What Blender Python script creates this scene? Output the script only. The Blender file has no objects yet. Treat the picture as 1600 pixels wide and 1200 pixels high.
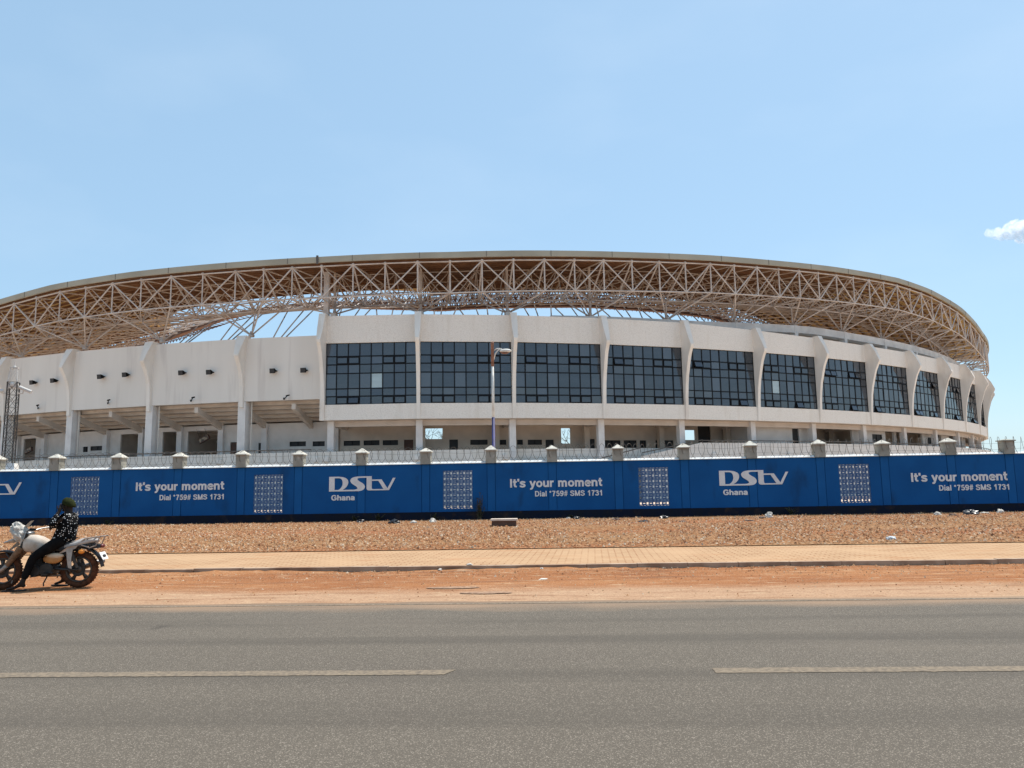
import bpy, bmesh, math, random
import numpy as np
from mathutils import Vector, Matrix, noise
random.seed(7)
SC = bpy.context.scene
COL = SC.collection
PI = math.pi

# ------------------------------------------------------------------ helpers
class MB:
    """collects geometry; build() links it as one mesh object"""
    def __init__(self, tf=None):
        self.v = []; self.f = []; self.m = []; self.tf = tf; self.mi = 0
    def add(self, vs, fs):
        n = len(self.v)
        if self.tf: vs = [self.tf(*p) for p in vs]
        self.v += [tuple(p) for p in vs]
        self.f += [tuple(i + n for i in f) for f in fs]
        self.m += [self.mi] * len(fs)
    def box(self, x0, x1, y0, y1, z0, z1):
        self.add([(x0,y0,z0),(x1,y0,z0),(x1,y1,z0),(x0,y1,z0),(x0,y0,z1),(x1,y0,z1),(x1,y1,z1),(x0,y1,z1)],
                 [(0,3,2,1),(4,5,6,7),(0,1,5,4),(1,2,6,5),(2,3,7,6),(3,0,4,7)])
    def quad(self, a, b, c, d): self.add([a,b,c,d], [(0,1,2,3)])
    def loft(self, rings, caps=True, closed=True):
        n = len(rings[0]); vs = [p for r in rings for p in r]; fs = []
        for i in range(len(rings)-1):
            for j in range(n if closed else n-1):
                k = (j+1) % n
                fs.append((i*n+j, i*n+k, (i+1)*n+k, (i+1)*n+j))
        if caps and closed:
            fs.append(tuple(range(n-1,-1,-1))); fs.append(tuple((len(rings)-1)*n+j for j in range(n)))
        self.add(vs, fs)
    def tube(self, a, b, r, n=6, r2=None, caps=False):
        a = Vector(a); b = Vector(b); d = b-a
        if d.length < 1e-6: return
        d.normalize(); u = d.orthogonal().normalized(); w = d.cross(u); r2 = r if r2 is None else r2
        ring = lambda c, q: [tuple(c + u*(q*math.cos(2*PI*k/n)) + w*(q*math.sin(2*PI*k/n))) for k in range(n)]
        self.loft([ring(a, r), ring(b, r2)], caps)
    def path(self, pts, r, n=6, caps=True):
        pts = [Vector(p) for p in pts]; rings = []; u = None
        for i, p in enumerate(pts):
            d = (pts[min(i+1,len(pts)-1)] - pts[max(i-1,0)]).normalized()
            if u is None: u = d.orthogonal().normalized()
            u = (u - d*u.dot(d)).normalized(); w = d.cross(u)
            q = r[i] if isinstance(r, (list,tuple)) else r
            rings.append([tuple(p + u*(q*math.cos(2*PI*k/n)) + w*(q*math.sin(2*PI*k/n))) for k in range(n)])
        self.loft(rings, caps)
    def lathe(self, c, prof, n=16, axis='z', caps=True):
        """prof: (radius, height) pairs"""
        rings = []
        for r, h in prof:
            ring = []
            for k in range(n):
                a = 2*PI*k/n; x, y = r*math.cos(a), r*math.sin(a)
                ring.append((c[0]+x, c[1]+y, c[2]+h) if axis == 'z' else ((c[0]+x, c[1]+h, c[2]+y) if axis == 'y' else (c[0]+h, c[1]+x, c[2]+y)))
            rings.append(ring)
        self.loft(rings, caps)
    def ell(self, c, rx, ry, rz, n=10, m=7, jit=0.):
        rings = []
        for i in range(m+1):
            t = PI*i/m; q = max(math.sin(t), .02)
            rings.append([(c[0]+rx*q*math.cos(2*PI*k/n)*(1+random.uniform(-jit,jit)), c[1]+ry*q*math.sin(2*PI*k/n)*(1+random.uniform(-jit,jit)), c[2]-rz*math.cos(t)*(1+random.uniform(-jit,jit))) for k in range(n)])
        self.loft(rings)
    def poly(self, pts, y0, y1):
        """polygon in x,z extruded between y0 and y1"""
        n = len(pts)
        self.add([(x,y0,z) for x,z in pts]+[(x,y1,z) for x,z in pts],
                 [tuple(range(n)), tuple(range(2*n-1,n-1,-1))]+[(i,n+i,n+(i+1)%n,(i+1)%n) for i in range(n)])
    def build(self, name, mats, parent=None, smooth=False, loc=None):
        mats = mats if isinstance(mats, (list,tuple)) else [mats]
        o = np.zeros(3)
        if loc is not None: o = np.array(loc, float)
        elif parent is not None: o = np.array(wloc(parent))
        V = np.array(self.v, float) - o if self.v else np.zeros((0,3))
        me = bpy.data.meshes.new(name)
        me.from_pydata(V.tolist(), [], self.f)
        for m in mats: me.materials.append(m)
        if len(mats) > 1: me.polygons.foreach_set('material_index', self.m)
        bm = bmesh.new(); bm.from_mesh(me); bmesh.ops.recalc_face_normals(bm, faces=bm.faces); bm.to_mesh(me); bm.free()
        if smooth: me.polygons.foreach_set('use_smooth', [True]*len(me.polygons))
        ob = bpy.data.objects.new(name, me); COL.objects.link(ob)
        if parent is not None: ob.parent = parent
        if loc is not None: ob.location = loc
        return ob
def wloc(o):
    p = Vector((0,0,0))
    while o is not None: p += o.location; o = o.parent
    return p
def tag(o, label, cat, group=None):
    o['label'] = label; o['category'] = cat
    if group: o['group'] = group
    return o
def thing(name, label, cat, loc=(0,0,0), rz=0., group=None):
    o = bpy.data.objects.new(name, None); COL.objects.link(o); o.location = loc; o.rotation_euler = (0,0,rz)
    return tag(o, label, cat, group)
def local(parent):
    """MB for a rotated thing: geometry given in its own coordinates"""
    return MB()
def lbuild(mb, name, mats, parent, smooth=False):
    ob = mb.build(name, mats, None, smooth); ob.parent = parent; return ob
def structure(o): o['kind'] = 'structure'; return o
def copy_thing(root, loc, rz, label, group=None):
    r = root.copy(); COL.objects.link(r); r.location = loc; r.rotation_euler = (0,0,rz); r['label'] = label
    if group: r['group'] = group
    for ch in list(root.children):
        c = ch.copy(); COL.objects.link(c); c.parent = r
        for g in ch.children:
            d = g.copy(); COL.objects.link(d); d.parent = c
    return r

# ------------------------------------------------------------------ materials
def rgb(c): return (c[0], c[1], c[2], 1.)
def mat(name, c, rough=.85, c2=None, scale=1., detail=4., lo=.35, hi=.65, c3=None, scale3=.15, lo3=.45, hi3=.7, bump=0., bscale=40., bdist=.01,
        metal=0., spec=.5, stretch=None, stretch3=None):
    """base colour c, mottled towards c2 by a noise, blotched towards c3 by a larger one"""
    m = bpy.data.materials.new(name); m.use_nodes = True
    nt = m.node_tree; N = nt.nodes; L = nt.links; b = N['Principled BSDF']
    b.inputs['Roughness'].default_value = rough; b.inputs['Metallic'].default_value = metal; b.inputs['Specular IOR Level'].default_value = spec
    tc = N.new('ShaderNodeTexCoord'); geo = N.new('ShaderNodeNewGeometry')
    src = geo.outputs['Position']
    if stretch:
        mp = N.new('ShaderNodeMapping'); mp.inputs['Scale'].default_value = stretch; L.new(src, mp.inputs['Vector']); src = mp.outputs['Vector']
    def ramp(sc, det, lo, hi, st=None):
        n = N.new('ShaderNodeTexNoise'); n.inputs['Scale'].default_value = sc; n.inputs['Detail'].default_value = det; sv = src
        if st:
            mq = N.new('ShaderNodeMapping'); mq.inputs['Scale'].default_value = st; L.new(geo.outputs['Position'], mq.inputs['Vector']); sv = mq.outputs['Vector']
        L.new(sv, n.inputs['Vector'])
        r = N.new('ShaderNodeMapRange'); r.inputs['From Min'].default_value = lo; r.inputs['From Max'].default_value = hi; L.new(n.outputs['Fac'], r.inputs['Value'])
        return r.outputs['Result']
    def mix(a, bcol, fac):
        x = N.new('ShaderNodeMix'); x.data_type = 'RGBA'; L.new(fac, x.inputs['Factor'])
        if isinstance(a, tuple): x.inputs['A'].default_value = a
        else: L.new(a, x.inputs['A'])
        x.inputs['B'].default_value = bcol; return x.outputs['Result']
    col = rgb(c)
    if c2: col = mix(col, rgb(c2), ramp(scale, detail, lo, hi))
    if c3: col = mix(col, rgb(c3), ramp(scale3, 5., lo3, hi3, stretch3))
    if isinstance(col, tuple): b.inputs['Base Color'].default_value = col
    else: L.new(col, b.inputs['Base Color'])
    if bump:
        n = N.new('ShaderNodeTexNoise'); n.inputs['Scale'].default_value = bscale; n.inputs['Detail'].default_value = 3.; L.new(geo.outputs['Position'], n.inputs['Vector'])
        bp = N.new('ShaderNodeBump'); bp.inputs['Strength'].default_value = bump; bp.inputs['Distance'].default_value = bdist
        L.new(n.outputs['Fac'], bp.inputs['Height']); L.new(bp.outputs['Normal'], b.inputs['Normal'])
    m['_col'] = 1
    return m

M = {}
M['stucco'] = mat('pebble_dash_render', (.82,.755,.68), .95, (.66,.59,.515), 15., 3., .46, .70, c3=(.70,.625,.54), scale3=1.3, lo3=.55, hi3=.80, stretch3=(1,1,.14), bump=.5, bscale=9., bdist=.04)
M['fin'] = mat('smooth_render', (.81,.75,.68), .9, (.73,.665,.59), 1.2, 5., .4, .7, c3=(.58,.48,.40), scale3=.5, lo3=.56, hi3=.8, stretch=(1,1,.35))
M['plain'] = mat('white_painted_panel', (.76,.705,.64), .9, (.71,.655,.59), .5, 5., .35, .7, c3=(.57,.51,.46), scale3=1.1, lo3=.56, hi3=.80, stretch=(1,1,.10))
M['column'] = mat('column_paint', (.72,.69,.66), .9, (.62,.58,.55), 1., 4., .4, .7)
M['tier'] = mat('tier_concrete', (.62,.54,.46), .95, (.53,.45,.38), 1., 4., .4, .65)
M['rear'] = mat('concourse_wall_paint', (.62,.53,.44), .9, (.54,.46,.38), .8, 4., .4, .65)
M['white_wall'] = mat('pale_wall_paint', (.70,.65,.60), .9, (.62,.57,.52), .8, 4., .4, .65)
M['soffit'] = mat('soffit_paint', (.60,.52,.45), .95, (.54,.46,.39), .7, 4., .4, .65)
M['parapet'] = mat('podium_parapet_paint', (.70,.655,.60), .9, (.60,.55,.48), .9, 5., .4, .7, c3=(.5,.44,.38), scale3=2., lo3=.6, hi3=.85, stretch=(1,1,.5))
M['ledge'] = mat('grey_ledge_concrete', (.76,.72,.67), .9, (.62,.58,.54), .7, 4., .4, .65)
M['mullion'] = mat('dark_mullion', (.005,.006,.008), .6, spec=.2)
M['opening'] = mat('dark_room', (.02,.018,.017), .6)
M['brown_door'] = mat('brown_door', (.10,.042,.025), .6, (.07,.03,.02), 3.)
M['fascia'] = mat('roof_fascia_sheet', (.40,.37,.29), .7, (.34,.31,.24), .3, 4., .4, .65)
M['deck'] = mat('roof_deck_sheet', (.68,.46,.17), .8, (.50,.32,.12), .35, 4., .4, .65, c3=(.30,.165,.075), scale3=.12, lo3=.45, hi3=.7)
M['purlin'] = mat('rusty_purlin', (.22,.115,.06), .8, (.15,.075,.04), .8)
M['truss'] = mat('truss_paint', (.59,.525,.475), .7, (.49,.42,.37), 1.4, 4., .4, .65, c3=(.40,.28,.20), scale3=.5, lo3=.55, hi3=.8)
M['girder'] = mat('girder_brown', (.23,.12,.075), .8, (.16,.08,.05), .8)
M['strut'] = mat('dark_strut', (.13,.10,.085), .8)
M['black'] = mat('black_fitting', (.006,.006,.006), .8, spec=.2)
M['rail'] = mat('dark_rail', (.10,.085,.075), .6)
M['conduit'] = mat('pale_conduit', (.6,.55,.48), .7)

def glass(name, tint, f):
    m = bpy.data.materials.new(name); m.use_nodes = True; nt = m.node_tree; N = nt.nodes; L = nt.links; b = N['Principled BSDF']
    b.inputs['Roughness'].default_value = .06; b.inputs['IOR'].default_value = f; b.inputs['Specular Tint'].default_value = (.90,.93,1.,1)
    geo = N.new('ShaderNodeNewGeometry'); n = N.new('ShaderNodeTexNoise'); n.inputs['Scale'].default_value = .5; n.inputs['Detail'].default_value = 5.
    mp = N.new('ShaderNodeMapping'); mp.inputs['Scale'].default_value = (.6,.6,3.5); L.new(geo.outputs['Position'], mp.inputs['Vector']); L.new(mp.outputs['Vector'], n.inputs['Vector'])
    x = N.new('ShaderNodeMix'); x.data_type = 'RGBA'; x.inputs['A'].default_value = rgb(tint); x.inputs['B'].default_value = rgb([c*2.1 for c in tint]); L.new(n.outputs['Fac'], x.inputs['Factor'])
    y = N.new('ShaderNodeMix'); y.data_type = 'RGBA'; y.inputs['B'].default_value = rgb([c*3.2 for c in tint]); L.new(x.outputs['Result'], y.inputs['A'])
    q = N.new('ShaderNodeMapRange'); q.inputs[1].default_value = .55; q.inputs[2].default_value = 1.; L.new(geo.outputs['Random Per Island'], q.inputs[0]); L.new(q.outputs[0], y.inputs['Factor'])
    L.new(y.outputs['Result'], b.inputs['Base Color'])
    return m
M['glass'] = glass('tinted_glazing', (.022,.026,.031), 1.80)
M['pale_glass'] = glass('pale_pane', (.22,.27,.28), 1.6)

# ------------------------------------------------------------------ camera
cam = bpy.data.cameras.new('camera'); co = bpy.data.objects.new('camera', cam); COL.objects.link(co); SC.camera = co
cam.sensor_width = 36.; cam.lens = 27.; cam.clip_end = 6000.; cam.clip_start = .1
P, YAW, ROLL = math.atan(159/1200), math.radians(2.4), .0165
fw = Vector((-math.sin(YAW)*math.cos(P), math.cos(YAW)*math.cos(P), math.sin(P)))
r0 = Vector((math.cos(YAW), math.sin(YAW), 0)); u0 = r0.cross(fw)
rt = r0*math.cos(ROLL) - u0*math.sin(ROLL); up = u0*math.cos(ROLL) + r0*math.sin(ROLL)
co.matrix_world = Matrix(((rt.x,up.x,-fw.x,0),(rt.y,up.y,-fw.y,0),(rt.z,up.z,-fw.z,1.65),(0,0,0,1)))

# ------------------------------------------------------------------ daylight
SUN_DIR = Vector((.30,.33,1.)).normalized()
el = math.asin(SUN_DIR.z); az = math.atan2(SUN_DIR.x, SUN_DIR.y)
w = bpy.data.worlds.new('World'); SC.world = w; w.use_nodes = True
N = w.node_tree.nodes; L = w.node_tree.links; bg = N['Background']
sky = N.new('ShaderNodeTexSky'); sky.sky_type = 'NISHITA'; sky.sun_disc = False; sky.sun_elevation = el; sky.sun_rotation = az
sky.altitude = 0.; sky.air_density = 1.0; sky.dust_density = .9; sky.ozone_density = 1.5
tn = N.new('ShaderNodeMix'); tn.data_type = 'RGBA'; tn.blend_type = 'MULTIPLY'; tn.inputs['Factor'].default_value = 1.; tn.inputs['B'].default_value = (.97,1.045,1.0,1)
L.new(sky.outputs['Color'], tn.inputs['A']); tcw = N.new('ShaderNodeTexCoord'); mpw = N.new('ShaderNodeMapping'); mpw.inputs['Scale'].default_value = (2.2,2.2,5.); L.new(tcw.outputs['Generated'], mpw.inputs['Vector'])
nw = N.new('ShaderNodeTexNoise'); nw.inputs['Scale'].default_value = 1.6; nw.inputs['Detail'].default_value = 7.; L.new(mpw.outputs['Vector'], nw.inputs['Vector'])
rw = N.new('ShaderNodeMapRange'); rw.inputs[1].default_value = .50; rw.inputs[2].default_value = .78; rw.inputs[3].default_value = 0.; rw.inputs[4].default_value = .08; L.new(nw.outputs['Fac'], rw.inputs[0])
wm = N.new('ShaderNodeMix'); wm.data_type = 'RGBA'; wm.inputs['B'].default_value = (6.0,6.6,7.0,1); L.new(rw.outputs[0], wm.inputs['Factor']); hz = N.new('ShaderNodeMix'); hz.data_type = 'RGBA'; hz.inputs['Factor'].default_value = .6; hz.inputs['B'].default_value = (2.45,3.75,5.05,1); L.new(tn.outputs['Result'], hz.inputs['A']); L.new(hz.outputs['Result'], wm.inputs['A']); L.new(wm.outputs['Result'], bg.inputs['Color']); bg.inputs['Strength'].default_value = .132
sl = bpy.data.lights.new('sun', 'SUN'); sl.energy = 4.2; sl.angle = math.radians(.5); sl.color = (1.,.95,.87)
so = bpy.data.objects.new('sun', sl); COL.objects.link(so); so.rotation_euler = SUN_DIR.to_track_quat('Z','Y').to_euler(); so.location = (40,60,80)
SC.view_settings.view_transform = 'Standard'; SC.view_settings.look = 'None'; SC.view_settings.gamma = 1.; SC.view_settings.exposure = .45
SC.cycles.max_bounces = 8; SC.cycles.diffuse_bounces = 5; SC.cycles.volume_bounces = 8

# ------------------------------------------------------------------ ground
def soil_mat():
    m = bpy.data.materials.new('red_laterite_soil'); m.use_nodes = True; nt = m.node_tree; N = nt.nodes; L = nt.links; b = N['Principled BSDF']
    b.inputs['Roughness'].default_value = 1.; b.inputs['Specular IOR Level'].default_value = .1
    g = N.new('ShaderNodeNewGeometry')
    def noise_(sc, det, vec=None, st=None):
        n = N.new('ShaderNodeTexNoise'); n.inputs['Scale'].default_value = sc; n.inputs['Detail'].default_value = det
        if st:
            mp = N.new('ShaderNodeMapping'); mp.inputs['Scale'].default_value = st; L.new(g.outputs['Position'], mp.inputs['Vector']); L.new(mp.outputs['Vector'], n.inputs['Vector'])
        else: L.new(g.outputs['Position'], n.inputs['Vector'])
        return n.outputs['Fac']
    def rng(v, lo, hi, a=0., bb=1.):
        r = N.new('ShaderNodeMapRange'); r.inputs[1].default_value = lo; r.inputs[2].default_value = hi; r.inputs[3].default_value = a; r.inputs[4].default_value = bb; L.new(v, r.inputs[0]); return r.outputs[0]
    def mix(a, c, f):
        x = N.new('ShaderNodeMix'); x.data_type = 'RGBA'; L.new(f, x.inputs['Factor'])
        for k, q in (('A',a),('B',c)):
            if isinstance(q, tuple): x.inputs[k].default_value = q
            else: L.new(q, x.inputs[k])
        return x.outputs['Result']
    return m, N, L, b, g, noise_, rng, mix
m, N, L, b, g, nz, rg, mx = soil_mat(); M['soil'] = m
col = mx((.26,.10,.038,1), (.34,.155,.066,1), rg(nz(.5,5,st=(.35,1.6,1)),.38,.66))
col = mx(col, (.17,.07,.035,1), rg(nz(1.4,5,st=(.25,2.2,1)),.56,.74))
# dusty tarmac margin next to the carriageway: paler, sandy, uneven inner edge
sx = N.new('ShaderNodeSeparateXYZ'); L.new(g.outputs['Position'], sx.inputs[0])
ad = N.new('ShaderNodeMath'); ad.operation = 'MULTIPLY_ADD'; L.new(nz(.4,4,st=(.5,2,1)), ad.inputs[0]); ad.inputs[1].default_value = -2.2; L.new(sx.outputs['Y'], ad.inputs[2])
col = mx((.375,.232,.142,1), col, rg(ad.outputs[0], 11.2, 12.1))
col = mx(col, (.19,.085,.04,1), rg(nz(2.6,6,st=(.30,1.6,1)),.52,.74,0,.75)); col = mx(col, (.50,.36,.23,1), rg(nz(4.2,5,st=(.5,1.3,1)),.56,.76,0,.6)); col = mx(col, (.13,.07,.04,1), rg(nz(11,4),.56,.74,0,.55))
col = mx(col, (.14,.07,.04,1), rg(nz(30,3),.55,.74,0,.8)); col = mx(col, (.58,.42,.29,1), rg(nz(38,2),.58,.74,0,.7))
L.new(col, b.inputs['Base Color'])
bp = N.new('ShaderNodeBump'); bp.inputs['Strength'].default_value = .6; bp.inputs['Distance'].default_value = .03; L.new(nz(7,6), bp.inputs['Height']); L.new(bp.outputs[0], b.inputs['Normal'])
mb = MB(); mb.quad((-1500,-300,0),(1500,-300,0),(1500,2500,0),(-1500,2500,0)); structure(mb.build('ground', M['soil']))

m, N, L, b, g, nz, rg, mx = soil_mat(); m.name = 'dusty_asphalt'; M['asphalt'] = m
b.inputs['Specular IOR Level'].default_value = .15; b.inputs['Roughness'].default_value = .85
col = mx((.138,.116,.091,1), (.112,.094,.074,1), rg(nz(.25,5,st=(.25,1,1)),.35,.65))
col = mx(col, (.070,.059,.048,1), rg(nz(170,2),.46,.64)); 
v = N.new('ShaderNodeTexVoronoi'); v.inputs['Scale'].default_value = 150.; L.new(g.outputs['Position'], v.inputs['Vector'])
vc = N.new('ShaderNodeSeparateColor'); L.new(v.outputs['Color'], vc.inputs[0])
col = mx(col, (.285,.242,.195,1), rg(vc.outputs[0], .80, .98, 0, .9))
sx = N.new('ShaderNodeSeparateXYZ'); L.new(g.outputs['Position'], sx.inputs[0])
ad = N.new('ShaderNodeMath'); ad.operation = 'MULTIPLY_ADD'; L.new(nz(1.5,5,st=(.4,1,1)), ad.inputs[0]); ad.inputs[1].default_value = .9; L.new(sx.outputs['Y'], ad.inputs[2])
col = mx(col, (.40,.25,.15,1), rg(ad.outputs[0], 10.95, 11.9, 0, .85))
col = mx(col, (.075,.064,.052,1), rg(nz(1.0,4,st=(.03,1.1,1)),.50,.70,0,.75)); col = mx(col, (.17,.14,.11,1), rg(nz(.7,6,st=(.30,1.0,1)),.58,.80,0,.5)); col = mx(col, (.05,.043,.036,1), rg(nz(.9,6),.68,.76,0,.6))
L.new(col, b.inputs['Base Color'])
bp = N.new('ShaderNodeBump'); bp.inputs['Strength'].default_value = .7; bp.inputs['Distance'].default_value = .008; L.new(nz(75,3), bp.inputs['Height']); L.new(bp.outputs[0], b.inputs['Normal'])
mb = MB()
xs = [-400,-60]+[-60+.25*i for i in range(1,480)]+[60,400]
edge = [11.36 + (.10*(noise.noise((x*.9,3.1,0))+.6*noise.noise((x*3.3,8.,0))) if abs(x) < 59 else 0) for x in xs]
for i in range(len(xs)-1): mb.quad((xs[i],-7.2,.005),(xs[i+1],-7.2,.005),(xs[i+1],edge[i+1],.005),(xs[i],edge[i],.005))
structure(mb.build('road', M['asphalt']))

def worn(name, c, c_under, lo, hi):
    m, N, L, b, g, nz, rg, mx = soil_mat(); m.name = name
    col = mx(rgb(c), rgb(c_under), rg(nz(26,4),lo,hi)); L.new(col, b.inputs['Base Color']); b.inputs['Roughness'].default_value = .8
    return m
M['paint'] = worn('worn_road_paint', (.235,.185,.132), (.125,.102,.080), .36, .72)
M['edge_paint'] = worn('faded_edge_paint', (.27,.215,.16), (.15,.12,.09), .40, .60)
mb = MB()
for k in range(-5, 6):   # broken centre line, 6 m dash, 2.36 m gap
    x1 = -.92 + 8.36*k; n_ = 120; xs_ = [x1-6.+6.*q/n_ for q in range(n_+1)]
    ed = lambda X, o: .018*noise.noise((X*2.1,o,0)) + .014*noise.noise((X*9.,o,3)) + .010*noise.noise((X*23.,o,6))
    for q in range(n_):
        a, b_ = xs_[q], xs_[q+1]; sk = .07*(q == n_-1)
        mb.quad((a,7.02+ed(a,1.),.009),(b_-sk*.3,7.02+ed(b_,1.),.009),(b_+sk,7.20+ed(b_,5.),.009),(a,7.20+ed(a,5.),.009))
structure(mb.build('road_marking', M['paint']))
mb = MB()
for i in range(-60, 60):
    if random.random() < .93: mb.quad((i,11.10,.009),(i+1,11.10,.009),(i+1,11.17,.009),(i,11.17,.009))
structure(mb.build('road_edge_line', M['edge_paint']))

# kerb, paved footpath
M['kerb'] = mat('dusty_kerb', (.42,.30,.21), .95, (.26,.16,.10), 3., 5., .4, .65, c3=(.2,.11,.065), scale3=1., lo3=.5, hi3=.7)
mb = MB()
x = -60.
while x < 60:
    l = .98; dz = random.uniform(-.008,.008); dy = random.uniform(-.012,.012)
    mb.box(x+.006, x+l-.006, 15.40+dy, 15.55+dy, -.05, .105+dz); x += l
structure(mb.build('kerb', M['kerb']))
m, N, L, b, g, nz, rg, mx = soil_mat(); m.name = 'block_paving'; M['paving'] = m
br = N.new('ShaderNodeTexBrick'); br.inputs['Scale'].default_value = 1.; br.inputs['Brick Width'].default_value = .22; br.inputs['Row Height'].default_value = .11; br.inputs['Mortar Size'].default_value = .012
br.inputs['Color1'].default_value = (.46,.31,.185,1); br.inputs['Color2'].default_value = (.39,.25,.145,1); br.inputs['Mortar'].default_value = (.25,.12,.06,1); br.inputs['Mortar Smooth'].default_value = .3
mp = N.new('ShaderNodeMapping'); mp.inputs['Rotation'].default_value = (0,0,.06); L.new(g.outputs['Position'], mp.inputs['Vector'])
mp.inputs['Scale'].default_value = (.72,.72,.72); L.new(mp.outputs['Vector'], br.inputs['Vector'])
col = mx(br.outputs['Color'], (.45,.29,.17,1), rg(nz(.8,5),.42,.68,0,.75)); col = mx(col, (.36,.17,.08,1), rg(nz(1.7,5,st=(.4,1.3,1)),.56,.74,0,.7))
col = mx(col, (.25,.13,.07,1), rg(nz(34,3),.6,.8,0,.6)); L.new(col, b.inputs['Base Color'])
mb = MB(); mb.box(-60,60,15.58,19.4,-.05,.09); structure(mb.build('footpath', M['paving']))

# swept-up dirt along the kerb, ragged height
mb = MB(); rows = []
for i in range(0, 961):
    x = -60+.125*i
    h = max(0., .030 + .055*noise.noise((x*.33,1.7,0)) + .035*noise.noise((x*1.9,4.,0)) + .018*noise.noise((x*7.,9.,0)))
    if x < -4.5: h = min(.115, h + .035*min(1,(-4.5-x)/2))
    wd = .45+.5*h/.1+.15*noise.noise((x*.8,7.,2.))
    rows.append([(x,15.45,h),(x,15.30,h*.95),(x,15.38-wd*.5,h*.5),(x,15.38-wd,.001)])
mb.loft(rows, caps=False, closed=False); structure(mb.build('dirt_bank', M['soil'], smooth=True))

# stony verge rising from the wall to the footpath
m, N, L, b, g, nz, rg, mx = soil_mat(); m.name = 'stony_verge'; M['verge'] = m
col = mx((.35,.145,.058,1), (.42,.215,.098,1), rg(nz(.35,5,st=(.3,1.2,1)),.36,.60))
col = mx(col, (.42,.145,.06,1), rg(nz(.16,4,st=(.35,1.5,1)),.50,.66,0,.9))
v = N.new('ShaderNodeTexVoronoi'); v.inputs['Scale'].default_value = 13.; L.new(g.outputs['Position'], v.inputs['Vector'])
vs = N.new('ShaderNodeSeparateColor'); L.new(v.outputs['Color'], vs.inputs[0])
col = mx(col, (.54,.36,.215,1), rg(vs.outputs[0], .62, .95, 0, .9)); col = mx(col, (.13,.06,.03,1), rg(vs.outputs[1], .66, .92, 0, .85))
L.new(col, b.inputs['Base Color'])
bp = N.new('ShaderNodeBump'); bp.inputs['Strength'].default_value = 1.; bp.inputs['Distance'].default_value = .12; L.new(v.outputs['Distance'], bp.inputs['Height']); L.new(bp.outputs[0], b.inputs['Normal'])
def verge_z(x, y):
    t = min(1., max(0., (y-19.4)/19.)); return .088*(1-t) + .02 + .03*noise.noise((x*.25,y*.25,0)) * min(1,(y-19.4)/1.5)
mb = MB(); nx, ny = 300, 60
mb.loft([[( -60+120*i/nx, 19.4+19.9*j/ny, verge_z(-60+120*i/nx, 19.4+19.9*j/ny)) for i in range(nx+1)] for j in range(ny+1)], caps=False, closed=False)
structure(mb.build('verge', M['verge'], smooth=True))
M['bounce_surface'] = mat('bounce_apron_concrete', (.62,.49,.38), .9, (.52,.39,.29), .6)
mb = MB(); mb.quad((-160,39.3,.006),(160,39.3,.006),(160,150,.006),(-160,150,.006)); structure(mb.build('bounce_apron', M['bounce_surface']))  # unseen sheet added to bounce light onto the facade and brighten the screen holes
# loose stones
def stone_mat():
    m = bpy.data.materials.new('loose_stone'); m.use_nodes = True; N = m.node_tree.nodes; L = m.node_tree.links; b = N['Principled BSDF']; b.inputs['Roughness'].default_value = 1.
    g = N.new('ShaderNodeNewGeometry'); r = N.new('ShaderNodeValToRGB'); L.new(g.outputs['Random Per Island'], r.inputs[0])
    e = r.color_ramp.elements; e[0].color = (.22,.095,.045,1); e[0].position = 0.; e[1].color = (.60,.47,.34,1); e[1].position = 1.
    for p, c in ((.3,(.36,.15,.062,1)),(.55,(.46,.235,.108,1)),(.8,(.51,.32,.18,1))): q = e.new(p); q.color = c
    L.new(r.outputs[0], b.inputs['Base Color']); return m
M['stone'] = stone_mat()
mb = MB()
for _ in range(36000):
    y = 19.5 + 19.*random.random()**.8; x = random.uniform(-.62,.52)*y*1.35 + random.uniform(-2,2)
    den = noise.noise((x*.22,y*.5,5.)) + .35
    if y < 24: den += .35
    if random.random() > den + .35: continue
    s = random.uniform(.014,.042)*(1.5 if random.random() < .06 else 1.); z = verge_z(x,y); a = random.random()*2*PI
    q = [(x+s*random.uniform(.8,1.4)*math.cos(a+k*PI/2), y+s*random.uniform(.8,1.4)*math.sin(a+k*PI/2), z+s*random.uniform(-.1,.35)) for k in range(4)]
    mb.add(q+[(x+random.uniform(-.3,.3)*s,y+random.uniform(-.3,.3)*s,z+s*random.uniform(.8,1.6))],[(0,1,4),(1,2,4),(2,3,4),(3,0,4)])
for _ in range(2600):
    y = 15.38-abs(random.gauss(0,.75)) if random.random() < .75 else random.uniform(11.6,15.3); x = random.uniform(-.65,.6)*y*1.5
    if y < 11.55 or y > 15.37: continue
    s = random.uniform(.006,.018)*(2. if random.random() < .04 else 1.); a = random.random()*2*PI; z = .004 if y < 14.9 else .03
    q = [(x+s*random.uniform(.8,1.4)*math.cos(a+k*PI/2), y+s*random.uniform(.8,1.4)*math.sin(a+k*PI/2), z-.3*s) for k in range(4)]
    mb.add(q+[(x,y,z+s*random.uniform(.6,1.2))],[(0,1,4),(1,2,4),(2,3,4),(3,0,4)])
o = mb.build('gravel', M['stone']); o['kind'] = 'stuff'; o['label'] = 'loose tan and red stones strewn over the verge before the blue wall'

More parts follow.
